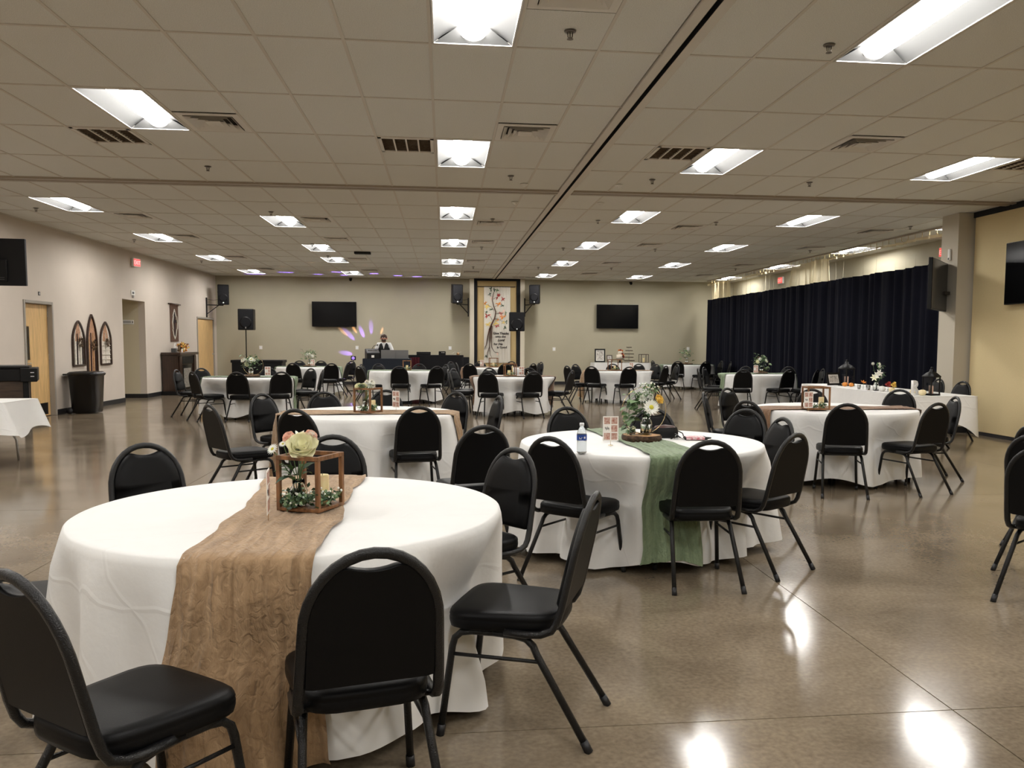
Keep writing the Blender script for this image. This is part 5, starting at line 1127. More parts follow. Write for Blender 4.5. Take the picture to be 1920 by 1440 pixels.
# tapestry
o = thing('woven_wall_hanging', 'brown woven wall hanging with cross and white diamond above the fireplace', 'wall hanging', (XL+0.012, 24.83, 1.42)); MB().box(0, 0.008, -0.34, 0.34, 0.0, 1.0).build('weave', 'tapestry', o)
MB().tube([(0.02, -0.52, 1.03), (0.02, 0.52, 1.03)], 0.016, 8).build('rod', 'dark_wood', o)
dm = MB(); dp = [(0, 0.88), (-0.14, 0.70), (-0.22, 0.52), (-0.18, 0.34), (-0.10, 0.18), (0, 0.08), (0.10, 0.18), (0.18, 0.34), (0.22, 0.52), (0.14, 0.70)]
for k in range(10): a, b = dp[k], dp[(k+1) % 10]; dm.bar((0.011, a[0], a[1]), (0.011, b[0], b[1]), 0.006, 0.055)
dm.build('diamond', 'tapestry_white', o); MB().box(0.008, 0.014, -0.045, 0.045, 0.14, 0.82).box(0.008, 0.0142, -0.17, 0.17, 0.52, 0.60).build('cross', 'tapestry_dark', o)
for k in range(7): MB().box(0.0, 0.034, -0.30+0.1*k-0.02, -0.30+0.1*k+0.02, 0.99, 1.05).build('hanging_tab', 'tapestry', o)
# fireplace mantel
o = thing('fireplace_mantel', 'dark wood electric fireplace with mantel shelf by left wall', 'fireplace', (XL+0.02, 23.62, 0))
MB().cbox(0.02, 0.42, 0, 1.62, 0.10, 1.06, 0.005).build('case', 'dark_wood', o); MB().cbox(0.0, 0.50, -0.05, 1.67, 1.06, 1.13, 0.01).build('mantel_shelf', 'dark_wood', o); MB().cbox(0.0, 0.47, -0.03, 1.65, 0, 0.10, 0.006).build('plinth', 'plastic_black', o)
for y in (0.06, 1.36): MB().cbox(0.42, 0.46, y, y+0.20, 0.10, 1.04, 0.008).build('pilaster', 'dark_wood', o)
MB().cbox(0.42, 0.45, 0.32, 1.30, 0.82, 1.02, 0.01).build('header', 'plastic_black', o); MB().box(0.40, 0.425, 0.36, 1.26, 0.12, 0.80).build('firebox', 'tv_black', o); MB().box(0.425, 0.43, 0.48, 1.14, 0.18, 0.70).build('hearth_glass', 'stone_grey', o)
o = thing('tissue_box', 'tissue box with white tissue on the mantel', 'tissue box', (XL+0.27, 23.90, 1.13)); MB().cbox(-0.06, 0.06, -0.07, 0.07, 0, 0.11, 0.006).build('box', 'plastic_grey', o); MB().add([(-0.02, -0.03, 0.11), (0.03, 0.0, 0.11), (0.0, 0.03, 0.11), (0.02, -0.05, 0.24), (-0.02, 0.06, 0.22), (0.03, 0.04, 0.27)], [(0, 1, 3), (1, 2, 5), (2, 0, 4), (0, 3, 4), (3, 5, 4), (1, 5, 3)]).build('tissue', 'paper', o)
o = thing('autumn_arrangement', 'autumn leaf arrangement with twig arch on the mantel', 'arrangement', (XL+0.27, 24.55, 1.13))
ar = MB(); ar.tube([(0, -0.28*math.cos(pi*k/12), 0.02+0.17*math.sin(pi*k/12)) for k in range(13)], 0.03, 7); ar.build('twig_arch', 'twig', o)
greenery(o, [(0.02, -0.10, 0.18, 0.05, 40), (0.02, 0.12, 0.15, 0.06, 40), (0.03, 0.0, 0.05, 0.05, 30)], 77, 0.06, ('petal_orange', 'petal_yellow', 'twig'), name='autumn_leaves'); MB().ball((0.05, -0.02, 0.08), 0.06, 12, 8).build('gourd', 'pumpkin_cream', o)
o = thing('card_stand', 'small white card standing on the mantel', 'card', (XL+0.36, 24.28, 1.13)); MB().box(-0.002, 0.002, -0.06, 0.06, 0, 0.09).build('card', 'paper', o); MB().box(-0.03, 0.0, -0.05, 0.05, 0, 0.004).build('foot', 'paper', o)

# ================================================================== LOUDSPEAKERS, TELEVISIONS
def speaker_box(name, label, x, y, z, w_, d_, h, rz, tilt=0.0):
    o = thing(name, label, 'loudspeaker', (x, y, z), rz, 'black loudspeakers')
    c = MB().cbox(-w_/2, w_/2, -d_/2, d_/2, 0, h, 0.015).build('cabinet', 'plastic_black', o); MB().cbox(-w_/2+0.02, w_/2-0.02, -d_/2-0.008, -d_/2+0.004, 0.03, h-0.03, 0.004).build('grille', 'black_cloth', o)
    MB().lathe([(w_*0.36, 0), (w_*0.38, 0.006), (w_*0.30, 0.002)], n=24, cap=False).build('driver_ring', 'plastic_black', o).matrix_local = Matrix.Translation((0, -d_/2-0.008, h*0.36)) @ Matrix.Rotation(pi/2, 4, 'X')
    MB().cbox(-0.02, 0.02, -d_/2-0.012, -d_/2-0.006, 0.05, 0.09, 0.002).build('badge', 'cap_white', o)
    for s_ in (-1, 1): MB().cbox(s_*w_/2-0.006, s_*w_/2+0.006, -0.06, 0.06, h*0.6, h*0.66, 0.003).build('handle', 'plastic_grey', o)
    if tilt: o.rotation_euler = (tilt, 0, rz)
    return o
def tripod(label, x, y, h, rz):
    o = thing('speaker_stand', label, 'stand', (x, y, 0), rz, 'loudspeaker stands'); MB().tube([(0, 0, 0.25), (0, 0, h)], 0.018, 8).build('pole', 'plastic_black', o); MB().lathe([(0.035, 0.62), (0.035, 0.70)], n=12).build('collar', 'plastic_black', o)
    for k in range(3):
        a = 2*pi*k/3; MB().tube([(0.02*math.cos(a), 0.02*math.sin(a), 0.65), (0.5*math.cos(a), 0.5*math.sin(a), 0.012)], 0.012, 6).build('leg', 'plastic_black', o)
        MB().tube([(0.02*math.cos(a), 0.02*math.sin(a), 0.30), (0.25*math.cos(a), 0.25*math.sin(a), 0.33)], 0.008, 6).build('brace', 'plastic_black', o)
tripod('tripod speaker stand in the left rear corner', -6.25, 28.1, 1.80, 0.3); speaker_box('loudspeaker', 'loudspeaker on a tripod in the left rear corner', -6.22, 28.1, 1.79, 0.47, 0.40, 0.66, 0.05)
tripod('tripod speaker stand in front of the banner pilaster', 2.36, 28.2, 1.82, 0.9); speaker_box('loudspeaker', 'loudspeaker on a tripod beside the tree banner', 2.36, 28.2, 1.81, 0.50, 0.40, 0.62, -0.05)
def wall_speaker(label, x, y, z, rz, wx, wy, dirx):
    speaker_box('mounted_loudspeaker', label, x, y, z, 0.34, 0.34, 0.62, rz, 0.12)
    o = thing('speaker_bracket', 'black bracket holding the ' + label, 'bracket', (wx, wy, z-0.10), 0, 'speaker wall brackets')
    d = Vector((x-wx, y-wy, 0)); MB().cbox(-0.02, 0.02, -0.02, 0.02, -0.32, 0.30, 0.003).build('wall_plate', 'plastic_black', o); MB().bar((0, 0, 0.07), (d.x, d.y, 0.07), 0.03).build('arm', 'plastic_black', o); MB().bar((0, 0, -0.22), (d.x*0.7, d.y*0.7, 0.06), 0.022).build('strut', 'plastic_black', o); MB().tube([(0, 0, 0.25), (d.x*0.4, d.y*0.4, 0.22), (d.x*0.9, d.y*0.9, 0.27)], 0.006, 5).build('cable', 'plastic_black', o)
wall_speaker('loudspeaker high in the left rear corner', -6.98, 28.35, 2.60, 0.25, XL+0.02, 28.1, 1)
wall_speaker('loudspeaker high on the left of the banner', 0.40, 28.55, 2.72, 0.15, 0.79, 28.95, -1); wall_speaker('loudspeaker high on the right of the banner', 2.98, 28.45, 2.73, -0.2, 2.69, 28.95, 1)
def tv(label, x, y, z, w_, h, rz, arm=None, tilt=0.0):
    o = thing('television', label, 'television', (x, y, z), rz, 'black flat televisions')   # faces local -Y
    MB().cbox(-w_/2, w_/2, -0.03, 0.03, 0, h, 0.006).build('housing', 'plastic_black', o); MB().box(-w_/2+0.012, w_/2-0.012, -0.033, -0.028, 0.016, h-0.012).build('screen', 'tv_black', o)
    MB().cbox(-w_*0.28, w_*0.28, 0.03, 0.07, h*0.08, h*0.55, 0.01).build('rear_bulge', 'plastic_black', o); MB().cbox(-0.2, 0.2, 0.07, 0.085, h*0.25, h*0.75, 0.004).build('mount_plate', 'sprinkler', o)
    MB().cbox(-w_/2-0.003, w_/2+0.003, -0.012, 0.004, h, h+0.004, 0.001).build('edge_trim', 'steel', o)
    for z_ in (0.12, 0.16): MB().box(-w_*0.25, w_*0.25, 0.071, 0.074, h*z_, h*z_+0.008).build('rear_slot', 'plastic_grey', o)
    return o
tv('flat television on the back wall left of the banner', -3.64, YB-0.10, 1.93, 1.45, 0.83, 0); tv('flat television on the back wall right of the banner', 5.93, YB-0.10, 1.94, 1.46, 0.82, 0)
tvl = tv('television seen from behind at the left edge', -7.02, 14.20, 2.28, 1.16, 0.72, pi+0.06); MB().bar((0.0, 0.08, 0.36), (0.44, -0.50, 0.36), 0.04, 0.05).build('arm', 'sprinkler', tvl)
ang = math.atan2(13.8-12.5, 8.455-7.33); tvr = tv('television seen edge-on hanging beside the pier', 7.89, 13.02, 1.99, 1.55, 0.79, ang+pi*0); MB().bar((0.15, 0.08, 0.30), (0.55, -0.10, 0.30), 0.04, 0.05).build('arm', 'sprinkler', tvr)
tv('television on the tan partition at the right edge', XP-0.09, 11.35, 2.05, 1.56, 0.92, -pi/2)
# wall switches
for x, z, d in ((-6.05, 1.17, 'by the left rear corner'), (-2.92, 1.18, 'under the left television'), (0.18, 1.18, 'left of the banner pilaster'), (3.74, 1.16, 'right of the banner pilaster'), (8.48, 1.19, 'near the navy curtain')):
    o = thing('light_switch', 'white switch plate on the back wall ' + d, 'switch', (x, YB-0.001, z), 0, 'wall switch plates'); MB().cbox(-0.05, 0.05, -0.014, 0, 0, 0.12, 0.003).build('plate', 'white_plastic', o); MB().cbox(-0.02, 0.02, -0.02, -0.012, 0.03, 0.09, 0.003).build('rocker', 'cap_white', o)
o = thing('sensor_box', 'small white sensor box on the pier', 'sensor', (8.265, 13.35, 2.92)); MB().cbox(-0.03, 0, -0.03, 0.03, -0.09, 0.09, 0.005).build('case', 'white_plastic', o); MB().cbox(-0.034, -0.028, -0.015, 0.015, -0.085, -0.05, 0.002).build('lens_window', 'plastic_grey', o)
for x, d in ((-3.10, 'left'), (6.40, 'right')):
    o = thing('ceiling_camera', 'tiny dark camera at the top of the back wall on the %s' % d, 'camera', (x, YB-0.02, CZ-0.08), 0, 'wall cameras'); MB().cbox(-0.05, 0.05, -0.03, 0.02, 0, 0.06, 0.01).build('mount', 'plastic_black', o); MB().ball((0, -0.05, 0.0), 0.05, 10, 6).build('dome', 'tv_black', o)

# ================================================================== BANNER PILASTER
pl = struct('wall_pilaster', MB().box(0.84, 0.985, 28.98, YB, 0, CZ).box(2.545, 2.69, 28.98, YB, 0, CZ), 'jamb_white', 'white jambs of the partition pocket on the back wall')
MB().box(0.985, 1.09, 29.0, YB, 0, CZ).box(2.42, 2.545, 29.0, YB, 0, CZ).box(1.09, 2.42, 29.0, YB, CZ-0.07, CZ).build('black_jamb', 'slot_black', pl); MB().box(1.09, 2.42, 29.05, YB, 0, CZ-0.07).build('tan_panel', 'tan_panel', pl)
bn = thing('tree_banner', 'long white banner with autumn tree and thanksgiving verse', 'banner', (1.32, 29.02, 0.75))
BW, BH = 0.89, 2.57
MB().grid(lambda u, v: (BW*u, -0.004-0.006*math.sin(u*60)*(1 if u > 0.45 else 0.2), BH*v), 40, 2).build('fabric', 'banner', bn); MB().tube([(-0.22, 0.0, BH-0.01), (BW+0.17, 0.0, BH-0.01)], 0.014, 8).build('rod', 'dark_wood', bn)
def bp(px, py): return ((px-297)/388*BW, -0.016, BH-(py-207)/1148*BH)      # banner layout grid
def stroke(mb, pts, r0, r1=None): mb.tube([bp(*q) for q in pts], 0.01, 6, rs=[r0+((r1 or r0)-r0)*k/(len(pts)-1) for k in range(len(pts))], flat=0.3)
tr = MB(); stroke(tr, [(440, 290), (415, 400), (440, 500), (470, 590), (455, 680), (410, 770), (380, 850)], 0.016, 0.085)
stroke(tr, [(380, 840), (350, 960), (330, 1080), (300, 1150)], 0.075, 0.010); stroke(tr, [(395, 820), (380, 980), (375, 1120), (345, 1200), (340, 1290)], 0.05, 0.012); stroke(tr, [(415, 800), (405, 980), (410, 1120), (450, 1190), (510, 1200)], 0.05, 0.012); stroke(tr, [(390, 900), (375, 1100), (385, 1220), (415, 1285)], 0.03, 0.012)
tr.build('tree_trunk', 'tree_brown', bn)
for pts in ([(430, 400), (470, 370), (500, 365)], [(455, 510), (490, 490), (515, 480)], [(450, 570), (400, 510), (340, 480), (305, 460)], [(475, 620), (520, 605), (580, 610)], [(455, 690), (510, 700), (590, 735)], [(415, 710), (385, 650), (340, 640)]):
    q = MB(); stroke(q, pts, 0.014, 0.007); q.build('branch', 'tree_brown', bn)
rb = random.Random(3)
for px, py, mt, s_ in ((400, 250, 'leaf_dark', 0.07), (440, 265, 'leaf_dark', 0.07), (490, 270, 'leaf', 0.06), (380, 330, 'leaf_dark', 0.06), (500, 360, 'petal_red', 0.10), (570, 395, 'petal_red', 0.07), (410, 390, 'petal_pink', 0.06), (505, 465, 'petal_orange', 0.085), (560, 490, 'leaf_dark', 0.06), (345, 510, 'petal_yellow', 0.09), (320, 460, 'petal_orange', 0.06), (400, 560, 'leaf_dark', 0.06), (330, 600, 'leaf_dark', 0.05), (345, 645, 'petal_red', 0.09), (400, 635, 'petal_pink', 0.06), (540, 615, 'petal_red', 0.07), (575, 585, 'petal_pink', 0.08), (610, 610, 'leaf', 0.06), (580, 670, 'petal_orange', 0.10), (540, 650, 'petal_pink', 0.08), (500, 700, 'petal_orange', 0.05), (360, 770, 'petal_yellow', 0.09), (465, 755, 'petal_yellow', 0.09), (580, 745, 'petal_yellow', 0.06), (490, 795, 'petal_red', 0.07), (630, 740, 'leaf_dark', 0.06), (600, 825, 'leaf_dark', 0.06), (325, 1260, 'leaf_dark', 0.05), (490, 1220, 'petal_pink', 0.05)):
    x, y, z = bp(px, py); q = MB(); s_ *= 1.35
    for k in range(5):
        a = rb.uniform(0, 6.28)+k*1.25; q.add([(x, y, z), (x+s_*0.35*math.cos(a-0.55), y-0.001, z+s_*0.35*math.sin(a-0.55)), (x+s_*math.cos(a), y-0.001, z+s_*math.sin(a)), (x+s_*0.35*math.cos(a+0.55), y-0.001, z+s_*0.35*math.sin(a+0.55))], [(0, 1, 2, 3)])
    q.build('painted_leaf', mt, bn)
for t_, px, py, sz, sh in (('Give Thanks', 545, 925, 0.105, 0), ('unto the', 540, 972, 0.10, 0), ('Lord', 545, 1028, 0.115, 0.35), ('for', 468, 1085, 0.10, 0), ('He', 535, 1088, 0.115, 0.35), ('is Good', 560, 1135, 0.105, 0)):
    x, y, z = bp(px, py); link('lettering', text_mesh(t_, sz, 'ink', 'lettering', 0.001, shear=sh, bold=0.0035), bn, (x, y, z), (pi/2, 0, 0))

# ================================================================== CURTAIN
CX = 8.92; cy0, cy1 = 13.75, 28.6
ct = thing('stage_curtain', 'long navy curtain with sheer mesh top along the right side', 'curtain', (CX, cy0, 0))
rc = random.Random(8); pa = [rc.uniform(0, 6) for _ in range(6)]
def fold(y): return 0.045*math.sin(y*17+pa[0]+1.2*math.sin(y*2.1+pa[1])) + 0.03*math.sin(y*29+pa[2]+math.sin(y*3.3)) + 0.05*math.sin(y*4.2+pa[3])
for k, (a, b) in enumerate(((0.0, 7.4), (7.38, cy1-cy0))):
    n = int((b-a)*34)
    MB().grid(lambda u, v: (fold(a+(b-a)*u)*(0.75+0.35*(1-v))+0.02*k, a+(b-a)*u, 0.03+2.89*v), n, 6).build('navy_panel', 'navy_curtain', ct)
for a, b, mt in ((0.0, 1.2, 'sheer'), (1.2, 5.6, 'sheer'), (5.6, 7.6, 'sheer_dense'), (7.6, 12.6, 'sheer'), (12.6, 14.5, 'sheer_dense')):
    MB().grid(lambda u, v: (fold(a+(b-a)*u)*0.7*(1-0.5*v)*(1.6 if mt == 'sheer_dense' else 0.8), a+(b-a)*u, 2.92+0.50*v), int((b-a)*30), 2).build('mesh_panel', mt, ct)
MB().grid(lambda u, v: (fold((cy1-cy0)*u)*0.6-0.004, (cy1-cy0)*u, 3.40+0.05*v), 300, 1).build('header_tape', 'sheer_dense', ct)
struct('trim_7', MB().box(CX-0.02, CX+0.02, cy0-0.1, cy1, CZ-0.03, CZ-0.002), 'track_metal', 'curtain track on the ceiling')
for k in range(60):
    y = 0.12+k*0.245; MB().tube([(0, y, CZ-0.03), (0.0, y, CZ-0.10), (fold(y)*0.5, y, 3.44)], 0.004, 4).build('hook', 'brass', ct)

# ================================================================== CAKE TABLE
o = thing('cake_table', 'rectangular cake table against the back wall', 'table', (5.95, 28.72, 0)); MB().cbox(-0.93, 0.93, -0.36, 0.36, 0.735, 0.765, 0.005).build('tabletop', 'walnut', o)
for sx in (-1, 1):
    for sy in (-1, 1): MB().tube([(sx*0.75, sy*0.28, 0.735), (sx*0.75, sy*0.28, 0.0)], 0.016, 6).build('leg', 'plastic_black', o)
m = MB(); m.grid(lambda u, v: (lambda s_: (lambda k, t: (lambda c, d, nn: (c[0]+(d[0]-c[0])*t+nn[0]*(0.015+0.05*v+0.02*v*math.sin(u*70)), c[1]+(d[1]-c[1])*t+nn[1]*(0.015+0.05*v+0.02*v*math.sin(u*70)), 0.772-0.70*v))([(-0.95, -0.38), (0.95, -0.38), (0.95, 0.38), (-0.95, 0.38)][k], [(0.95, -0.38), (0.95, 0.38), (-0.95, 0.38), (-0.95, -0.38)][k], [(0, -1), (1, 0), (0, 1), (-1, 0)][k]))(int(s_) % 4, s_-int(s_)))(u*4), 96, 5, True, True); m.add([(-0.95, -0.38, 0.774), (0.95, -0.38, 0.774), (0.95, 0.38, 0.774), (-0.95, 0.38, 0.774)], [(0, 1, 2, 3)])
tag(m.build('tablecloth', 'tablecloth', None, (5.95, 28.72, 0)), 'white cloth on the cake table', 'tablecloth')
ZC = 0.776
picture_frame('large black framed portrait on the cake table', 5.24, 28.70, ZC, 0.36, 0.46, -8, 0.2, 'plastic_black', 'photo_bw', 0.045); picture_frame('small grey framed photograph beside the large portrait', 5.56, 28.62, ZC, 0.20, 0.25, 4, 0.2, 'sprinkler', 'photo_bw', 0.035)
o = thing('wedding_cake', 'two-tier cream cake with orange flowers on a dark stand', 'cake', (5.90, 28.55, ZC)); MB().lathe([(0.11, 0), (0.09, 0.012), (0.03, 0.03), (0.03, 0.09), (0.05, 0.10), (0.16, 0.105), (0.16, 0.12)], n=24).build('cake_stand', 'plastic_black', o)
MB().lathe([(0.12, 0.12), (0.12, 0.27), (0.115, 0.275)], n=28).build('lower_tier', 'cake', o); MB().lathe([(0.08, 0.275), (0.08, 0.39), (0.076, 0.395)], n=24).build('upper_tier', 'cake', o)
for k, (x, z, mt) in enumerate(((0.06, 0.40, 'petal_orange'), (0.0, 0.42, 'petal_red'), (-0.05, 0.41, 'petal_orange'), (0.06, 0.30, 'petal_red'), (0.09, 0.25, 'petal_orange'), (0.10, 0.19, 'petal_red'), (0.07, 0.22, 'twig'))): flower(o, 'mum', mt, (x, -0.09 if z < 0.35 else -0.02, z), 0.045, (0.3, -0.8, 0.4))
o = thing('slatted_sign', 'dark slatted dessert tower on the cake table', 'stand', (6.22, 28.6, ZC)); 
for k, w_ in enumerate((0.36, 0.28, 0.32, 0.24, 0.17)): MB().cbox(-w_/2, w_/2, -0.10+0.012*k, 0.10-0.012*k, 0.06+0.112*k, 0.085+0.112*k, 0.004).build('shelf', 'dark_wood', o)
MB().tube([(0, 0, 0), (0, 0, 0.53)], 0.006, 6).build('rod', 'cap_white', o)
lantern_frame('dark lantern frame at the right end of the cake table', 6.72, 28.55, 6, 0.27, 0.29, 'dark_wood', ZC); candle('white candle in the lantern on the cake table', 6.72, 28.55, ZC+0.014, 0.035, 0.15)
o = thing('dark_side_table', 'low black table against the wall behind the fireplace-side table', 'table', (-5.55, 26.6, 0)); MB().cbox(-0.75, 0.75, -0.35, 0.35, 0.80, 0.88, 0.008).build('top', 'plastic_black', o); MB().cbox(-0.72, 0.72, -0.33, 0.33, 0.45, 0.80, 0.005).build('apron', 'plastic_black', o)
for sx in (-1, 1):
    for sy in (-1, 1): MB().cbox(sx*0.66-0.04, sx*0.66+0.04, sy*0.28-0.04, sy*0.28+0.04, 0, 0.45, 0.004).build('leg', 'plastic_black', o)

# ================================================================== DJ CORNER
dj = thing('dj_table', 'table under a black cloth with white lettering for the DJ', 'table', (-1.70, 25.95, 0)); MB().cbox(-0.66, 0.66, -0.33, 0.33, 0.90, 0.93, 0.004).build('tabletop', 'walnut', dj)
for sx in (-1, 1):
    for sy in (-1, 1): MB().tube([(sx*0.55, sy*0.26, 0.9), (sx*0.55, sy*0.26, 0.0)], 0.016, 6).build('leg', 'plastic_black', dj)
def skirt_cloth(name, label, x, y, hx, hy, zt, m_, drop, amp=0.012):
    q = MB()
    def fn(u, v):
        s_ = u*4; k = int(s_) % 4; t = s_-int(s_); c = [(-hx, -hy), (hx, -hy), (hx, hy), (-hx, hy)]; a, b = c[k], c[(k+1) % 4]; n_ = [(0, -1), (1, 0), (0, 1), (-1, 0)][k]
        o_ = 0.008+0.02*v+amp*v*math.sin(u*90+math.sin(u*23)); return (a[0]+(b[0]-a[0])*t+n_[0]*o_, a[1]+(b[1]-a[1])*t+n_[1]*o_, zt-drop*v)
    q.grid(fn, 120, 4, True, True); q.add([(-hx, -hy, zt), (hx, -hy, zt), (hx, hy, zt), (-hx, hy, zt)], [(0, 1, 2, 3)])
    return tag(q.build(name, m_, None, (x, y, 0)), label, 'tablecloth', 'black cloths in the DJ corner')
dc = skirt_cloth('table_skirt', 'black cloth with white lettering on the DJ table', -1.70, 25.95, 0.69, 0.36, 0.945, 'navy_cloth', 0.92, 0.004)
link('lettering', text_mesh("SERV'YON", 0.15, 'paper', 'lettering', 0.001), dc, (0.22, -0.40, 0.50), (pi/2, 0, 0))
def laptop(label, x, y, z, rz, w_=0.40):
    o = thing('laptop', label, 'laptop', (x, y, z), rz, 'laptops on the DJ table')   # lid back faces -Y
    MB().cbox(-w_/2, w_/2, -0.02, 0.25, 0, 0.018, 0.004).build('keyboard_base', 'laptop', o); q = MB().cbox(-w_/2, w_/2, -0.006, 0.006, 0, 0.24, 0.003)
    l_ = q.build('lid', 'laptop', o, (0, -0.01, 0.018)); l_.rotation_euler = (0.18, 0, 0); MB().box(-w_/2+0.01, w_/2-0.01, 0.006, 0.0075, 0.012, 0.23).build('screen', 'tv_black', l_); MB().box(-w_/2+0.015, w_/2-0.015, 0.05, 0.15, 0.018, 0.020).build('keys', 'plastic_black', o)
laptop('left open laptop with grey lid on DJ table', -1.66, 25.74, 0.946, 0.04, 0.42); laptop('right open laptop with grey lid on DJ table', -1.26, 25.76, 0.946, -0.05, 0.38)
o = thing('mixer_case', 'black tilted DJ controller case left of the laptops', 'dj controller', (-2.14, 25.95, 0.946), 0.2); MB().poly([(-0.28, 0.0), (0.28, 0.0), (0.28, 0.27), (0.12, 0.29), (-0.28, 0.16)], -0.19, 0.19, 'yz').build('case', 'plastic_black', o); MB().obox((0, -0.08, 0.222), (1, 0, 0), (0, 0.95, 0.31), (0, -0.31, 0.95), 0.17, 0.17, 0.006).build('control_panel', 'plastic_grey', o)
for k in range(6): MB().lathe([(0.018, 0), (0.014, 0.025)], (-0.12+0.048*k, -0.08, 0.228), 10).build('knob', 'sprinkler', o)
MB().box(-0.06, 0.02, -0.284, -0.28, 0.03, 0.10).build('sticker', 'paper', o)
o = thing('microphone_stand', 'thin black microphone stand left of the DJ', 'microphone stand', (-2.22, 26.35, 0)); MB().lathe([(0.14, 0), (0.14, 0.012), (0.02, 0.03)], n=20).build('base', 'plastic_black', o); MB().tube([(0, 0, 0.03), (0, 0, 1.20)], 0.010, 6).build('pole', 'plastic_black', o); MB().tube([(0, 0, 1.18), (0.10, -0.02, 1.32), (0.18, -0.04, 1.34)], 0.008, 6).build('boom', 'plastic_black', o); MB().ball((0.20, -0.045, 1.345), 0.026, 10, 6).build('microphone', 'sprinkler', o)
# person
pr = thing('person', 'person in white shirt and black vest looking down at the laptops', 'person', (-1.84, 26.62, 0))
bm_v = []; bm_e = []; rad = []
def vtx(p, r, link_to=None):
    bm_v.append(p); rad.append(r); k = len(bm_v)-1
    if link_to is not None: bm_e.append((link_to, k))
    return k
pel = vtx((0, 0, 0.92), 0.15); wst = vtx((0, 0.0, 1.08), 0.145, pel); chs = vtx((0, -0.03, 1.27), 0.16, wst); nk0 = vtx((0, -0.05, 1.40), 0.075, chs); nk = vtx((0, -0.075, 1.445), 0.055, nk0)
h1 = vtx((0, -0.105, 1.49), 0.075, nk); h2 = vtx((0, -0.12, 1.545), 0.092, h1); h3 = vtx((0, -0.10, 1.605), 0.080, h2)
for s_ in (-1, 1):
    sh = vtx((s_*0.175, -0.03, 1.36), 0.075, chs); el = vtx((s_*0.27, -0.09, 1.11), 0.052, sh); wr = vtx((s_*0.17, -0.33, 1.03), 0.034, el); pa_ = vtx((s_*0.15, -0.41, 1.02), 0.036, wr)
    for k in range(4):
        f1 = vtx((s_*0.15+(k-1.5)*0.021, -0.46, 1.02), 0.010, pa_); f2 = vtx((s_*0.15+(k-1.5)*0.022, -0.49+abs(k-1.5)*0.006, 1.005), 0.009, f1); vtx((s_*0.15+(k-1.5)*0.022, -0.505+abs(k-1.5)*0.006, 0.985), 0.008, f2)
    t1 = vtx((s_*0.15-s_*0.035, -0.40, 1.01), 0.012, pa_); vtx((s_*0.15-s_*0.055, -0.43, 0.995), 0.010, t1)
    hp_ = vtx((s_*0.09, 0, 0.86), 0.105, pel); kn = vtx((s_*0.11, -0.02, 0.48), 0.068, hp_); an = vtx((s_*0.12, 0.02, 0.09), 0.045, kn); vtx((s_*0.13, -0.13, 0.04), 0.04, an)
me = bpy.data.meshes.new('body'); me.from_pydata(bm_v, bm_e, []); bo = bpy.data.objects.new('body', me); COL.objects.link(bo)
bo.modifiers.new('skin', 'SKIN'); sk = me.skin_vertices[0].data
for k, r in enumerate(rad): sk[k].radius = (r, r*(0.72 if k in (pel, wst, chs) else 1)); sk[k].use_root = (k == pel)
bo.modifiers.new('sub', 'SUBSURF').levels = 2; bo.modifiers['sub'].render_levels = 2
bpy.context.view_layer.update(); m2 = bpy.data.meshes.new_from_object(bo.evaluated_get(bpy.context.evaluated_depsgraph_get())); bo.modifiers.clear(); bo.data = m2; m2.name = 'body'; bo.parent = pr
m2.materials.clear()
for q in ('skin', 'shirt', 'trousers'): m2.materials.append(MATS[q])
for p in m2.polygons:
    c = p.center; p.use_smooth = True
    p.material_index = 0 if (c.z > 1.425 and abs(c.x) < 0.12) or c.y < -0.315 else (2 if c.z < 0.97 else 1)
vs = loft([(rrect(0.165, 0.125, 0.75), 0.90), (rrect(0.165, 0.125, 0.75), 1.05), (rrect(0.175, 0.13, 0.75), 1.20), (rrect(0.16, 0.125, 0.75), 1.34), (rrect(0.13, 0.09, 0.75), 1.405)], False)
vs.v = [(x, y-0.02-0.03*max(0, z-1.1), z) for x, y, z in vs.v]; vs.build('vest', 'plastic_black', pr)
MB().poly([(-0.055, 1.41), (0.055, 1.41), (0.0, 1.22)], -0.162, -0.155).build('shirt_front', 'shirt', pr)
for s_ in (-1, 1): MB().poly([(s_*0.01, 1.40), (s_*0.075, 1.425), (s_*0.05, 1.37)], -0.165, -0.14).build('collar', 'shirt', pr)
q = MB(); q.grid(lambda u, v: (0.099*math.sin(pi*0.62*v)*math.cos(2*pi*u)*1.0, -0.105+0.105*math.sin(pi*0.62*v)*math.sin(2*pi*u)+0.02*v, 1.575+0.10*math.cos(pi*0.62*v)), 20, 7, True, True); q.build('hair', 'hair', pr)
q = MB(); q.grid(lambda u, v: (0.072*math.sin(pi*(0.12+0.76*u)-pi/2)*1.0, -0.115-0.098*math.cos(pi*(0.12+0.76*u)-pi/2)*(1-0.1*v), 1.520-0.075*v), 12, 4); q.build('beard', 'hair', pr)
MB().ball((0, -0.222, 1.545), 0.016, 8, 6, 1.5).build('nose', 'skin', pr)
for s_ in (-1, 1): MB().ball((s_*0.094, -0.10, 1.545), 0.02, 8, 6, 1.5).build('ear', 'skin', pr); MB().ball((s_*0.036, -0.203, 1.567), 0.011, 8, 6).build('eye', 'shirt', pr)
MB().cbox(-0.022, 0.022, -0.214, -0.208, 1.502, 1.509, 0.002).build('mouth', 'petal_pink', pr)
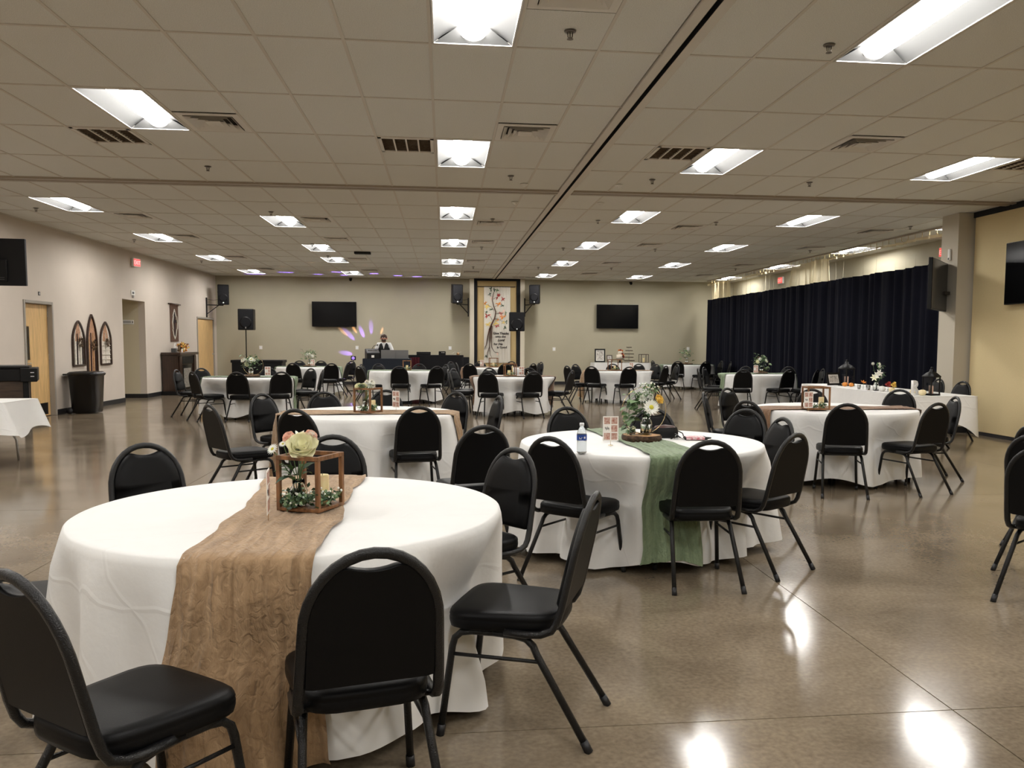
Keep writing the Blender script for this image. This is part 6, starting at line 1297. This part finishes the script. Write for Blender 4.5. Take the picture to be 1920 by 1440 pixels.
# second table behind
o = thing('prop_table', 'long table under a black drape right of the DJ', 'table', (-0.28, 27.4, 0)); MB().cbox(-0.83, 0.83, -0.34, 0.34, 0.98, 1.01, 0.004).build('tabletop', 'walnut', o)
for sx in (-1, 1):
    for sy in (-1, 1): MB().tube([(sx*0.7, sy*0.26, 0.98), (sx*0.7, sy*0.26, 0.0)], 0.016, 6).build('leg', 'plastic_black', o)
skirt_cloth('table_skirt', 'black drape on the long table right of the DJ', -0.28, 27.4, 0.86, 0.37, 1.03, 'black_cloth', 0.98)
q = MB(); q.grid(lambda u, v: (0.30*u-0.02*math.sin(u*20), -0.03*math.sin(u*25+v), 0.95*v), 24, 4); tag(q.build('red_drape', 'red_cloth', None, (-1.05, 26.75, 0.02)), 'dark red cloth hanging between the DJ tables', 'cloth')
o = thing('equipment_box', 'flat black equipment case on the draped table', 'case', (-0.66, 27.35, 1.032)); MB().cbox(-0.22, 0.22, -0.15, 0.15, 0, 0.10, 0.006).build('case', 'plastic_black', o); MB().cbox(-0.225, 0.225, -0.155, 0.155, 0.066, 0.074, 0.002).build('seam', 'plastic_grey', o)
o = thing('small_amplifier', 'small black box with pale buttons on the draped table', 'amplifier', (-0.08, 27.35, 1.032)); MB().cbox(-0.11, 0.11, -0.09, 0.09, 0, 0.12, 0.006).build('case', 'plastic_black', o)
for k in range(3): MB().box(-0.02+0.035*k, 0.0+0.035*k, -0.093, -0.09, 0.07, 0.09).build('button', 'paper', o)
o = thing('open_book', 'white open book-like prop at the end of the draped table', 'book', (0.42, 27.35, 1.032)); 
for s_ in (-1, 1): q = MB(); q.grid(lambda u, v: (s_*0.19*u, -0.10+0.2*v, 0.03+0.09*math.sin(pi*min(1, u*0.9))*(1-0.4*u)), 8, 2); q.build('page', 'paper', o)
MB().ball((0, 0, 0.035), 0.05, 10, 6).build('holder', 'log_top', o)
o = thing('speaker_case', 'black box at the foot of the banner pilaster', 'case', (0.68, 28.5, 0)); MB().cbox(-0.16, 0.12, -0.2, 0.2, 0, 0.95, 0.01).build('case', 'plastic_black', o); MB().cbox(-0.14, 0.10, -0.206, -0.198, 0.05, 0.9, 0.004).build('grille', 'black_cloth', o)
# party light with coloured beams
pt = thing('party_light', 'small party light behind the DJ throwing violet beams', 'party light', (-2.42, 29.0, 0)); MB().tube([(0, 0, 0), (0, 0, 0.66)], 0.018, 8).build('pole', 'plastic_black', pt); MB().lathe([(0.18, 0), (0.18, 0.015)], n=20).build('base', 'plastic_black', pt); MB().ball((0, 0, 0.76), 0.10, 14, 8).build('head', 'plastic_black', pt); MB().ball((0, -0.03, 0.80), 0.08, 10, 6).build('dome', 'led_violet', pt)
def beam(t, col, power, deg, blend=0.6):
    ld = bpy.data.lights.new('beam', 'SPOT'); ld.energy = power; ld.color = col; ld.spot_size = math.radians(deg); ld.spot_blend = blend; ld.shadow_soft_size = 0.01
    o = bpy.data.objects.new('beam', ld); COL.objects.link(o); o.parent = pt; o.location = (0, -0.02, 0.90)
    d = Vector(t)-Vector((-2.42, 28.98, 0.90)); o.rotation_euler = d.to_track_quat('-Z', 'Y').to_euler()
V = (0.30, 0.16, 1.0); O_ = (1.0, 0.5, 0.25)
for t, c_, p_, dg in (((-3.15, YB, 1.65), V, 330, 9), ((-2.75, YB, 1.75), V, 330, 9), ((-3.25, YB, 1.05), V, 240, 11), ((-3.35, YB, 1.75), O_, 300, 5), ((-3.0, YB, 1.85), O_, 300, 5), ((-2.45, YB, 1.9), V, 240, 9), ((-2.1, YB, 1.8), O_, 220, 5)): beam(t, c_, p_, dg)
for x, y in ((-6.0, 28.5), (-4.9, 27.6), (-4.0, 28.2), (-3.3, 27.2), (-3.2, 28.4), (-2.2, 27.6), (-1.5, 28.3), (-0.9, 28.6)): beam((x, y, CZ), V, 1800, 6)
for x, y in ((-4.6, 25.5), (-3.4, 26.6), (-2.2, 24.6), (-1.0, 26.3), (-3.6, 24.0), (0.2, 27.0)): beam((x, y, CZ), O_, 500, 2.2)
o = thing('wash_light', 'small violet wash light on a pole left of DJ table', 'party light', (-2.66, 25.6, 0)); MB().lathe([(0.13, 0), (0.13, 0.012), (0.02, 0.02)], n=18).build('base', 'plastic_black', o); MB().tube([(0, 0, 0.01), (0, 0, 0.92)], 0.012, 8).build('pole', 'plastic_black', o); MB().cbox(-0.07, 0.07, -0.05, 0.05, 0.90, 1.02, 0.01).build('case', 'plastic_black', o); MB().lathe([(0.045, 0), (0.045, 0.01)], n=16).build('led_panel', 'led_violet', o).matrix_local = Matrix.Translation((0, -0.045, 0.96)) @ Matrix.Rotation(pi/2, 4, 'X')
ld = bpy.data.lights.new('wash', 'SPOT'); ld.energy = 230; ld.color = (0.45, 0.24, 1.0); ld.spot_size = math.radians(46); ld.spot_blend = 0.9; ld.shadow_soft_size = 0.04
w_ = bpy.data.objects.new('wash', ld); COL.objects.link(w_); w_.parent = o; w_.location = (0.0, -0.07, 0.96); w_.rotation_euler = Vector((0.02, -1.9, -0.96)).to_track_quat('-Z', 'Y').to_euler()
